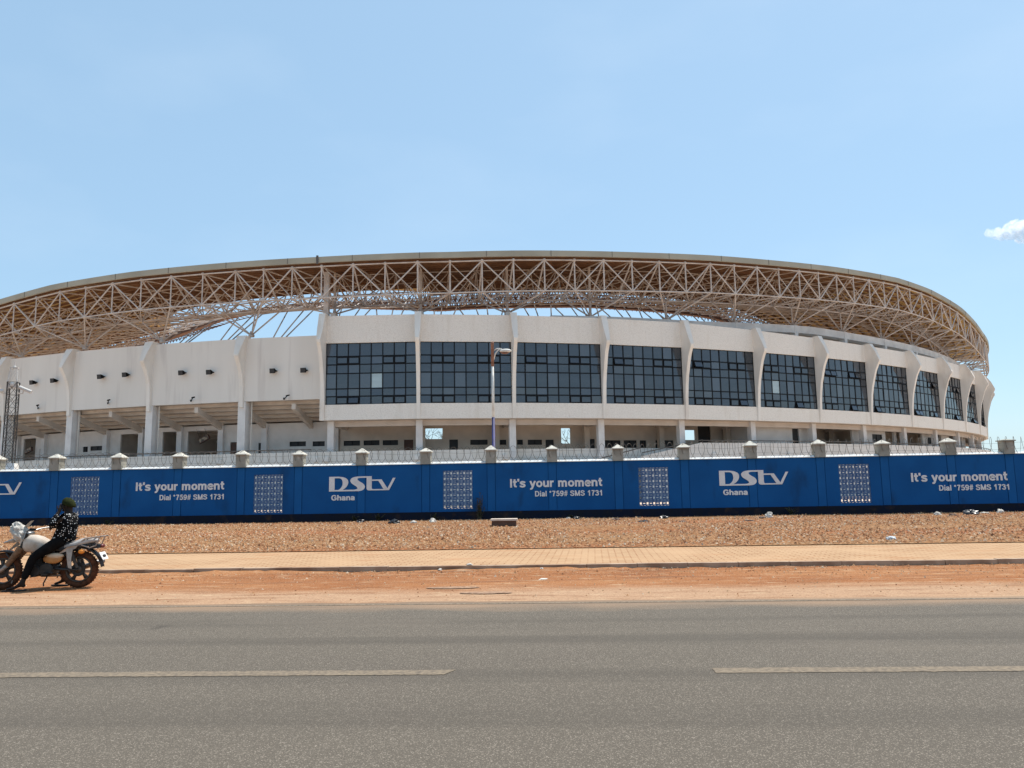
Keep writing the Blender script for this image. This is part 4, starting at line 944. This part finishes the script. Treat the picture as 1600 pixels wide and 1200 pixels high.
def wheel(x, nm):
    c = (x,0,.315); t = MB(); n = 40; prof = []
    for k in range(10):
        a = 2*PI*k/10; prof.append((.262+.056*math.cos(a), .050*math.sin(a)))
    rings = [[(c[0]+r*math.cos(2*PI*i/n), h, c[2]+r*math.sin(2*PI*i/n)) for (r,h) in prof] for i in range(n)]
    rings.append(rings[0]); t.loft(rings, caps=False)
    for i in range(n):
        a = 2*PI*(i+.5)/n; d = Vector((math.cos(a),0,math.sin(a))); sd = Vector((-d.z,0,d.x)); p = Vector(c)+d*.312
        for y in (-.024,.024):
            q = [p+sd*(-.012)+Vector((0,y-.016,0)),p+sd*.012+Vector((0,y-.016,0)),p+sd*.012+Vector((0,y+.016,0)),p+sd*(-.012)+Vector((0,y+.016,0))]
            t.add([tuple(z) for z in q]+[tuple(z+d*.005) for z in q],[(0,1,2,3),(4,7,6,5),(0,4,5,1),(1,5,6,2),(2,6,7,3),(3,7,4,0)])
    wh = lbuild(t, 'wheel', M['tyre'], bk, True)
    r = MB(); rings = []
    for i in range(n+1):
        a = 2*PI*i/n; rings.append([(c[0]+q*math.cos(a), y, c[2]+q*math.sin(a)) for q, y in ((.222,-.042),(.222,.042),(.196,.034),(.196,-.034))])
    r.loft(rings, caps=False)
    for k in range(5):
        a = 2*PI*k/5+.4; d = Vector((math.cos(a),0,math.sin(a))); s_ = Vector((-d.z,0,d.x)); p0 = Vector(c)+d*.04; p1 = Vector(c)+d*.203
        f = lambda p, w_, y: [tuple(p-s_*w_+Vector((0,-y,0))),tuple(p+s_*w_+Vector((0,-y,0))),tuple(p+s_*w_+Vector((0,y,0))),tuple(p-s_*w_+Vector((0,y,0)))]
        r.loft([f(p0,.030,.028),f(p0.lerp(p1,.5),.020,.02),f(p1,.034,.026)])
    r.lathe(c,[(.055,-.07),(.065,-.05),(.065,.05),(.055,.07)],16,'y'); r.lathe(c,[(.012,-.13),(.012,.13)],8,'y')
    o = r.build('rim', M['rim'], None, True); o.parent = wh
    b_ = MB(); b_.lathe(c,[(.115,-.052),(.12,-.048),(.12,-.044),(.115,-.040)],24,'y'); o = b_.build('brake_disc', M['engine'], None); o.parent = wh
wheel(0,'r'); wheel(-1.27,'f')
q = MB()
for y in (-.105,.105): q.path([(0,y,.315),(-.25,y,.33),(-.48,y*.8,.36)],.024,8); 
q.path([(-.86,0,.93),(-.80,0,.62),(-.70,0,.30),(-.62,0,.24)],.030,8)
for y in (-.10,.10):
    q.path([(-.84,y*.3,.86),(-.6,y,.70),(-.30,y,.66),(.05,y,.72),(.22,y,.74)],.020,8); q.path([(-.48,y,.36),(-.44,y,.52),(-.40,y,.67)],.020,8); q.path([(-.46,y,.36),(-.22,y,.58),(-.06,y,.70)],.016,8); q.path([(-.62,y,.24),(-.55,y,.25),(-.46,y,.36)],.02,8)
lbuild(q,'frame',M['frame_paint'],bk,True)
q = MB()
q.lathe((-.50,0,.33),[(.10,-.16),(.12,-.14),(.12,.14),(.10,.16)],18,'y'); q.lathe((-.68,0,.31),[(.085,-.17),(.10,-.15),(.10,.15),(.085,.17)],18,'y'); q.box(-.70,-.46,-.12,.12,.24,.42)
for k in range(7):
    u = k/7; cx_, cz_ = -.66-.05*u, .42+.17*u; q.box(cx_-.085,cx_+.085,-.095,.095,cz_,cz_+.012)
q.loft([[(-.72,-.06,.41),(-.60,-.06,.41),(-.60,.06,.41),(-.72,.06,.41)],[(-.77,-.06,.60),(-.65,-.06,.60),(-.65,.06,.60),(-.77,.06,.60)]]); q.ell((-.71,0,.62),.085,.085,.05)
q.path([(-.60,-.12,.30),(-.44,-.17,.28),(-.36,-.17,.27)],.018,6); q.box(-.50,-.42,-.28,-.17,.25,.275); q.box(-.50,-.42,.17,.28,.25,.275)
q.path([(-.58,-.15,.28),(-.66,-.19,.23),(-.72,-.20,.22)],.012,6); q.path([(-.50,-.06,.22),(-.52,-.15,.10),(-.50,-.18,.06)],.012,6)
lbuild(q,'engine',M['engine'],bk)
q = MB(); q.path([(-.76,.03,.52),(-.86,.08,.42),(-.84,.14,.28),(-.70,.16,.20),(-.4,.17,.20),(-.2,.18,.25)],.022,8); q.path([(-.25,.18,.24),(-.05,.20,.32),(.32,.21,.44)],[.03,.048,.045],10); lbuild(q,'exhaust',M['chrome'],bk,True)
# wrapped tank: rounded loft along x
q = MB(); rings = []
for x, w_, zb_, zt_ in ((-1.0,.06,.76,.84),(-.97,.10,.68,.905),(-.88,.145,.63,.93),(-.76,.16,.615,.925),(-.64,.15,.62,.89),(-.54,.12,.63,.83),(-.48,.08,.65,.77)):
    r = []
    for k in range(14):
        a = 2*PI*k/14; cx2 = abs(math.cos(a))**.7*(1 if math.cos(a)>0 else -1); sz = abs(math.sin(a))**.8*(1 if math.sin(a)>0 else -1)
        r.append((x+.012*noise.noise((x*9,k*.8,1)), w_*cx2*(1+.08*noise.noise((x*8,k,3))), (zb_+zt_)/2+(zt_-zb_)/2*sz+.012*noise.noise((x*9,k*1.3,7))))
    rings.append(r)
q.loft(rings); lbuild(q,'tank',M['tank_cover'],bk,True)
q = MB(); q.loft([[(-.62,-.10,.68),(-.62,.10,.68),(-.62,.08,.80),(-.62,-.08,.80)],[(-.40,-.13,.68),(-.40,.13,.68),(-.40,.11,.775),(-.40,-.11,.775)],[(-.15,-.13,.69),(-.15,.13,.69),(-.15,.11,.79),(-.15,-.11,.79)],[(.1,-.12,.72),(.1,.12,.72),(.1,.10,.83),(.1,-.10,.83)]]); lbuild(q,'seat',M['frame_paint'],bk)
q = MB(); rings = []
for x, w_, zb_, zt_ in ((-.22,.135,.66,.775),(-.12,.15,.68,.80),(.02,.15,.70,.845),(.14,.13,.735,.865),(.25,.10,.77,.86),(.30,.05,.79,.83)):
    rings.append([(x+.01*noise.noise((x*9,k,2)), w_*math.cos(2*PI*k/12)*(1+.1*noise.noise((x*10,k,5))), (zb_+zt_)/2+(zt_-zb_)/2*math.sin(2*PI*k/12)+.012*noise.noise((x*12,k*1.7,4))) for k in range(12)])
q.loft(rings); lbuild(q,'seat_cover',M['seat_cover'],bk,True)
for sy in (-1,1):
    q = MB(); q.ell((-.40,sy*.125,.515),.165,.035,.085,16,9); o = lbuild(q,'side_panel',M['side_panel'],bk,True)
    q = MB(); q.ell((-.36,sy*.135,.565),.15,.035,.05,14,8); o2 = q.build('panel_trim',M['panel_top'],None,True); o2.parent = o
    q = MB(); q.loft([[(-.30,sy*.14,.60),(-.14,sy*.16,.72),(.02,sy*.15,.735),(-.02,sy*.15,.68)],[(-.30,sy*.155,.60),(-.14,sy*.175,.72),(.02,sy*.165,.735),(-.02,sy*.165,.68)]])
    q.loft([[(-.17,sy*.15,.69),(-.06,sy*.15,.69),(-.06,sy*.165,.69),(-.17,sy*.165,.69)],[(-.14,sy*.17,.50),(-.07,sy*.17,.50),(-.07,sy*.185,.50),(-.14,sy*.185,.50)],[(-.11,sy*.18,.36),(-.05,sy*.18,.34),(-.05,sy*.195,.34),(-.11,sy*.195,.36)]])
    lbuild(q,'footrest_bracket',M['alloy'],bk)
    q = MB(); q.path([(.02,sy*.13,.35),(-.05,sy*.13,.50),(-.13,sy*.12,.69)],.030,10)
    for k in range(7):
        u = .3+.07*k; q.lathe((.02-.15*u,sy*.13,.35+.34*u-.01),[(.042,0),(.042,.012)],10)
    lbuild(q,'shock_absorber',M['rim'],bk)
    q = MB(); q.ell((.09,sy*.17,.63),.055,.04,.04,12,8); q.tube((.09,sy*.10,.64),(.09,sy*.17,.63),.015,6); lbuild(q,'indicator',M['orange_lens'],bk,True)
# tail: mudguard, lamp, carrier, plate
q = MB(); rings = []
for k in range(9):
    a = math.radians(135-k*16); rings.append([(.395*math.cos(a)*1.0, y, .315+.395*math.sin(a)+dz) for y, dz in ((-.08,-.03),(-.06,0),(.06,0),(.08,-.03),(.06,-.015),(-.06,-.015))])
q.loft(rings); lbuild(q,'rear_mudguard',M['frame_paint'],bk,True)
q = MB(); q.loft([[(.17,-.09,.66),(.17,.09,.66),(.17,.08,.76),(.17,-.08,.76)],[(.36,-.07,.68),(.36,.07,.68),(.36,.06,.735),(.36,-.06,.735)]]); lbuild(q,'tail_cowl',M['frame_paint'],bk)
q = MB(); q.ell((.37,0,.71),.035,.07,.035,12,8); lbuild(q,'tail_lamp',M['red_lens'],bk,True)
q = MB()
for sy in (-.12,.12): q.path([(-.02,sy,.74),(.12,sy*1.05,.845),(.42,sy*.8,.885)],.014,6); q.path([(.06,sy*1.05,.74),(.2,sy*1.05,.69),(.30,sy,.72),(.36,sy*.9,.87)],.011,6)
for x in (.16,.27,.38): q.tube((x,-.12,.85+.12*(x-.12)),(x,.12,.85+.12*(x-.12)),.011,6)
lbuild(q,'carrier',M['alloy'],bk)
q = MB(); q.add([(.36,-.115,.60),(.36,.115,.60),(.43,.115,.475),(.43,-.115,.475),(.366,-.115,.604),(.366,.115,.604),(.436,.115,.479),(.436,-.115,.479)],[(3,2,1,0),(4,5,6,7),(0,1,5,4),(1,2,6,5),(2,3,7,6),(3,0,4,7)]); pl = lbuild(q,'number_plate',M['plate'],bk)
q = MB()
for y in (-.07,-.035,0,.035,.07): q.box(.4025,.4055,y-.010,y+.010,.515,.555) if y != 0 else None
q = MB(); q.quad((.3905,-.06,.5585),(.3905,.05,.5585),(.4125,.05,.5195),(.4125,-.06,.5195)); 
q.v = [(x+.012,y,z+.004) for x,y,z in q.v]; o = q.build('plate_marks',M['frame_paint'],None); o.parent = pl
# fork, headlamp bundle, bars
for sy in (-.10,.10):
    q = MB(); p0, p1, p2 = Vector((-.86,sy,.96)), Vector((-.945,sy,.72)), Vector((-1.16,sy,.42))
    n = 22; pts = [p1.lerp(p2,k/n) for k in range(n+1)]; q.path(pts,[.055+(.008 if k%2 else -.004)-.012*k/n for k in range(n+1)],12); lbuild(q,'fork_gaiter',M['gaiter'],bk,True)
    q = MB(); q.tube(p0,p1,.03,10); lbuild(q,'fork_tube',M['engine'],bk,True)
    q = MB(); q.path([p2,(-1.22,sy,.36),(-1.27,sy,.315)],[.038,.036,.03],10); lbuild(q,'fork_leg',M['alloy'] if sy < 0 else M['engine'],bk,True)
q = MB(); rings = []
for k in range(8):
    a = math.radians(60+k*13); rings.append([(-1.27+.36*math.cos(a), y, .315+.36*math.sin(a)+dz) for y, dz in ((-.07,-.03),(-.05,0),(.05,0),(.07,-.03),(.05,-.014),(-.05,-.014))])
q.loft(rings); q.path([(-1.20,-.075,.62),(-1.10,-.09,.50)],.012,6); lbuild(q,'front_mudguard',M['frame_paint'],bk,True)
bm = bmesh.new(); bmesh.ops.create_icosphere(bm, subdivisions=4, radius=1.)
for v in bm.verts:
    d = v.co.normalized(); k = 1+.28*noise.noise(d*2.3+Vector((3,1,0)))+.20*abs(noise.noise(d*5.+Vector((0,7,0))))-.05
    if d.x < -.2 and d.z < .25: k += .18*noise.noise(d*9)
    v.co = Vector((d.x*.155*k, d.y*.15*k, d.z*.155*k)); v.co.z -= v.co.x*.55
    v.co += Vector((-1.02,0,.965))
me = bpy.data.meshes.new('headlamp_wrap'); bm.to_mesh(me); bm.free(); me.materials.append(M['wrap']); o = bpy.data.objects.new('headlamp_wrap', me); COL.objects.link(o); o.parent = bk
for tri in ([[(-.98,-.05,1.04),(-.95,.05,1.04),(-.92,.02,1.07)],[(-.84,-.06,1.17),(-.83,.02,1.175),(-.80,-.02,1.18)]], [[(-1.15,-.05,.84),(-1.10,.04,.80),(-1.12,0,.88)],[(-1.27,-.07,.80),(-1.26,.0,.79),(-1.26,-.03,.82)]], [[(-1.08,-.05,.78),(-1.04,.04,.76),(-1.05,0,.82)],[(-1.16,-.09,.67),(-1.15,-.04,.67),(-1.15,-.06,.69)]]):
    q = MB(); q.loft(tri); o = q.build('loose_flap', M['wrap'], None); o.parent = bpy.data.objects['headlamp_wrap']
q = MB(); q.path([(-.62,-.37,1.035),(-.72,-.31,1.04),(-.80,-.19,1.02),(-.87,-.09,.99),(-.87,.09,.99),(-.80,.19,1.02),(-.72,.31,1.04),(-.62,.37,1.035)],.013,8); q.path([(-.86,-.1,.95),(-.86,.1,.95)],.035,8)
q.path([(-.90,-.10,.62),(-.93,-.11,.80),(-.84,-.20,.98)],.008,5); q.path([(-.9,-.02,.7),(-.98,-.05,.86),(-.86,-.14,1.02)],.008,5)
lbuild(q,'handlebar',M['chrome'],bk,True)
for sy in (-1,1):
    q = MB(); q.tube((-.60,sy*.38,1.035),(-.70,sy*.325,1.04),.02,8,caps=True); lbuild(q,'grip',M['black'],bk)
    q = MB(); q.path([(-.755,sy*.25,1.038),(-.74,sy*.29,1.035),(-.72,sy*.36,1.02),(-.60,sy*.44,1.02)],.007,5); lbuild(q,'lever',M['black'],bk)

# ------------------------------------------------------------------ rider (same coordinates as the motorcycle)
M['skin'] = mat('dark_skin', (.018,.010,.007), .6, spec=.25); M['shirt'] = bpy.data.materials.new('dotted_shirt'); M['trousers'] = mat('black_trousers', (.004,.004,.0045), .9, (.008,.0075,.0075), 9., spec=.1)
M['cap'] = mat('green_knit_cap', (.028,.034,.010), .95, (.016,.020,.007), 30., spec=.1); M['sandal'] = mat('black_sandal', (.015,.013,.012), .7)
m = M['shirt']; m.use_nodes = True; N = m.node_tree.nodes; L = m.node_tree.links; b = N['Principled BSDF']; b.inputs['Roughness'].default_value = .9; b.inputs['Specular IOR Level'].default_value = .1
tc = N.new('ShaderNodeTexCoord'); v = N.new('ShaderNodeTexVoronoi'); v.inputs['Scale'].default_value = 30.; v.inputs['Randomness'].default_value = .7; L.new(tc.outputs['Object'], v.inputs['Vector'])
r = N.new('ShaderNodeMapRange'); r.inputs[1].default_value = .22; r.inputs[2].default_value = .29; r.inputs[3].default_value = 1.; r.inputs[4].default_value = 0.; L.new(v.outputs['Distance'], r.inputs[0])
x = N.new('ShaderNodeMix'); x.data_type = 'RGBA'; x.inputs['A'].default_value = (.004,.004,.005,1); x.inputs['B'].default_value = (.70,.70,.68,1); L.new(r.outputs[0], x.inputs['Factor']); L.new(x.outputs['Result'], b.inputs['Base Color'])
def skin_mesh(verts, edges, radii, root=0, sub=2):
    me = bpy.data.meshes.new('tmp'); me.from_pydata(verts, edges, []); o = bpy.data.objects.new('tmp', me); COL.objects.link(o)
    o.modifiers.new('skin','SKIN').use_smooth_shade = True
    if not me.skin_vertices: 
        bm = bmesh.new(); bm.from_mesh(me); bm.verts.layers.skin.verify(); bm.to_mesh(me); bm.free()
    sv = me.skin_vertices[0].data
    for i, q in enumerate(radii): sv[i].radius = q if isinstance(q, tuple) else (q,q); sv[i].use_root = (i == root)
    if sub: sm = o.modifiers.new('sub','SUBSURF'); sm.levels = sm.render_levels = sub
    bpy.context.view_layer.update()
    out = bpy.data.meshes.new_from_object(o.evaluated_get(bpy.context.evaluated_depsgraph_get()))
    bpy.data.objects.remove(o); return out
class Sk:
    def __init__(self): self.v = []; self.e = []; self.r = []
    def add(self, p, r, prev=None):
        self.v.append(tuple(p)); self.r.append(r); i = len(self.v)-1
        if prev is not None: self.e.append((prev,i))
        return i
    def chain(self, pts, prev=None):
        for p, r in pts: prev = self.add(p, r, prev)
        return prev
pr = thing('person', 'person in a green cap and white-dotted black shirt astride the motorcycle, hand raised to face', 'person', (-8.25,13.50,.004), math.radians(8.))
J = dict(pel=(-.27,0,.86), wst=(-.265,0,1.0), cst=(-.24,0,1.15), nck=(-.235,0,1.285), hd0=(-.245,0,1.36), hd=(-.26,0,1.42), hdt=(-.25,0,1.50))
SHn, ELn, WRn = (-.235,-.185,1.225), (-.415,-.25,1.075), (-.345,-.12,1.325)
SHf, ELf, WRf = (-.235,.185,1.225), (-.42,.33,1.03), (-.60,.36,1.075)
HPn, KNn, ANn = (-.30,-.12,.82), (-.675,-.235,.555), (-.80,-.30,.115)
HPf, KNf, ANf = (-.30,.12,.82), (-.62,.26,.55), (-.36,.30,.125)
def limb(a, b, t): return tuple(a[i]+(b[i]-a[i])*t for i in range(3))
s = Sk(); p = s.add(J['pel'],.10); w_ = s.add(J['wst'],.10,p); c = s.add(J['cst'],.105,w_); n_ = s.add(J['nck'],.058,c); h0 = s.add(J['hd0'],.068,n_); h1 = s.add(J['hd'],(.082,.098),h0); s.add(J['hdt'],(.06,.07),h1)
def arm(SH, EL, WR, dirs, up_, sc=1.):
    i = s.chain([(SH,.052),(limb(SH,EL,.5),.050),(EL,.043),(limb(EL,WR,.4),.043),(WR,.028)], c)
    d = Vector(dirs).normalized(); u = Vector(up_).normalized(); sd = d.cross(u).normalized(); W0 = Vector(WR)
    pm = s.add(W0+d*.05, (.036,.018), i)
    for k, l in enumerate((.075,.085,.08,.06)):
        off = u*(.030-.020*k); b0 = W0+d*.085+off; curl = sd*(-.35)
        s.chain([(b0,.0095),(b0+(d+curl*.4)*l*.5,.009),(b0+(d*.75+curl)*l,.0075)], pm)
    tb = W0+d*.03+u*.035; s.chain([(tb,.011),(tb+(d*.6+u*.8)*.035,.010),(tb+(d*.9+u*.3-sd*.2)*.06,.008)], pm)
arm(SHn,ELn,WRn,(.25,.25,.9),(-.8,-.2,.5)); arm(SHf,ELf,WRf,(-.85,.2,-.45),(0,-1,.1))
def leg(HP, KN, AN, toe):
    i = s.chain([(HP,.092),(limb(HP,KN,.5),.078),(KN,.058),(limb(KN,AN,.35),.055),(AN,.035)], p)
    A = Vector(AN); t = Vector(toe); hl = A+Vector(((A.x-t.x)*.22,(A.y-t.y)*.22,-.05)); s.add(hl,.030,i)
    s.chain([(A.lerp(t,.45)+Vector((0,0,-.02)),(.040,.028)),(t,(.040,.018))], i)
leg(HPn,KNn,ANn,(-1.03,-.345,.035)); leg(HPf,KNf,ANf,(-.57,.36,.035))
me = skin_mesh(s.v, s.e, s.r, 0, 2); me.name = 'body'
bm = bmesh.new(); bm.from_mesh(me)
def blob(bm, c_, rx, ry, rz):
    r = bmesh.ops.create_icosphere(bm, subdivisions=2, radius=1.)
    for v in r['verts']: v.co = Vector((c_[0]+v.co.x*rx, c_[1]+v.co.y*ry, c_[2]+v.co.z*rz))
blob(bm,(-.352,0,1.418),.020,.016,.024); blob(bm,(-.335,0,1.375),.018,.030,.012); blob(bm,(-.325,0,1.345),.026,.03,.02)      # nose, mouth, chin
for sy in (-1,1): blob(bm,(-.245,sy*.088,1.42),.020,.010,.034); blob(bm,(-.333,sy*.034,1.435),.010,.016,.010)
for f in bm.faces: f.smooth = True
bm.to_mesh(me); bm.free(); me.materials.clear(); me.materials.append(M['skin'])
def child(me, name, m):
    me.name = name; me.materials.clear(); me.materials.append(m); o = bpy.data.objects.new(name, me); COL.objects.link(o); o.parent = pr; return o
child(me,'body',M['skin'])
s = Sk(); p = s.add((-.27,0,.98),.172); lo_ = s.chain([((-.27,0,.86),.168),((-.27,0,.76),.165)], p); c = s.add((-.225,0,1.12),.198,p); t_ = s.add((-.23,0,1.265),.088,c)
for SH, EL, WR in ((SHn,ELn,WRn),(SHf,ELf,WRf)): s.chain([(SH,.092),(limb(SH,EL,.5),.072),(EL,.064),(limb(EL,WR,.45),.056),(limb(EL,WR,.8),.044)], c)
child(skin_mesh(s.v,s.e,s.r,0,2),'shirt',M['shirt'])
s = Sk(); p = s.add((-.27,0,.83),(.115,.105))
for HP, KN, AN in ((HPn,KNn,ANn),(HPf,KNf,ANf)): s.chain([(HP,.112),(limb(HP,KN,.5),.098),(KN,.078),(limb(KN,AN,.4),.070),(limb(KN,AN,.85),.058)], p)
child(skin_mesh(s.v,s.e,s.r,0,2),'trousers',M['trousers'])
bm = bmesh.new(); bmesh.ops.create_icosphere(bm, subdivisions=3, radius=1.)
for v in list(bm.verts):
    if v.co.z < -.42: bm.verts.remove(v)
for v in bm.verts: v.co = Vector((-.240+v.co.x*.114, v.co.y*.104, 1.452+v.co.z*.112*(1.0+.12*noise.noise(v.co*3)) - v.co.x*.035))
me = bpy.data.meshes.new('cap'); bm.to_mesh(me); bm.free()
for f in me.polygons: f.use_smooth = True
o = child(me,'cap',M['cap']); sm = o.modifiers.new('thick','SOLIDIFY'); sm.thickness = .012
for AN, toe in ((ANn,(-1.03,-.345,.02)),(ANf,(-.57,.36,.02))):
    A = Vector(AN); t = Vector(toe); d = (t-A); d.z = 0; l = d.length; d.normalize(); sd = Vector((-d.y,d.x,0)); hl = A-d*.07; q = MB(); rings = []
    for u, w2 in ((0,.030),(.12,.038),(.45,.036),(.75,.048),(.95,.042),(1.05,.02)):
        c_ = hl+d*(l+.11)*u; rings.append([(c_.x+sd.x*a,c_.y+sd.y*a,z) for a, z in ((-w2,.004),(w2,.004),(w2,.022),(-w2,.022))])
    q.loft(rings); c_ = hl+d*(l+.11)*.62; q.path([tuple(c_+sd*.047+Vector((0,0,.02))),tuple(c_+sd*.02+Vector((0,0,.062))),tuple(c_-sd*.02+Vector((0,0,.062))),tuple(c_-sd*.047+Vector((0,0,.02)))],.010,6)
    o = q.build('sandal',M['sandal'],None); o.parent = pr

# ------------------------------------------------------------------ small cloud
m = bpy.data.materials.new('cloud_vapour'); m.use_nodes = True; N = m.node_tree.nodes; L = m.node_tree.links; N.remove(N['Principled BSDF'])
vol = N.new('ShaderNodeVolumePrincipled'); vol.inputs['Color'].default_value = (1,1,1,1); vol.inputs['Density'].default_value = .042; vol.inputs['Anisotropy'].default_value = .5
L.new(vol.outputs[0], N['Material Output'].inputs['Volume'])
bm = bmesh.new(); rg_ = random.Random(11)
for k in range(34):
    u = (k+.5)/34; cx_ = -40+150*u; r_ = (11+24*u)*rg_.uniform(.6,1.)
    c_ = Vector((cx_, rg_.uniform(-10,10)*(.3+u), 2+34*u*u+rg_.uniform(-.4,.5)*(6+16*u)))
    t = bmesh.ops.create_icosphere(bm, subdivisions=4, radius=1.)
    for v in t['verts']: d = v.co.copy(); v.co = c_+d*r_*(1+.30*noise.noise(d*1.7+c_*.1)+.16*noise.noise(d*4+c_)+.08*noise.noise(d*9+c_))
me = bpy.data.meshes.new('cloud'); bm.to_mesh(me); bm.free(); me.materials.append(m); cl = bpy.data.objects.new('cloud', me); COL.objects.link(cl)
cl.location = (979,1600,507)
tag(cl, 'small white puffy cloud low in the sky beyond the right end of the stadium', 'cloud')
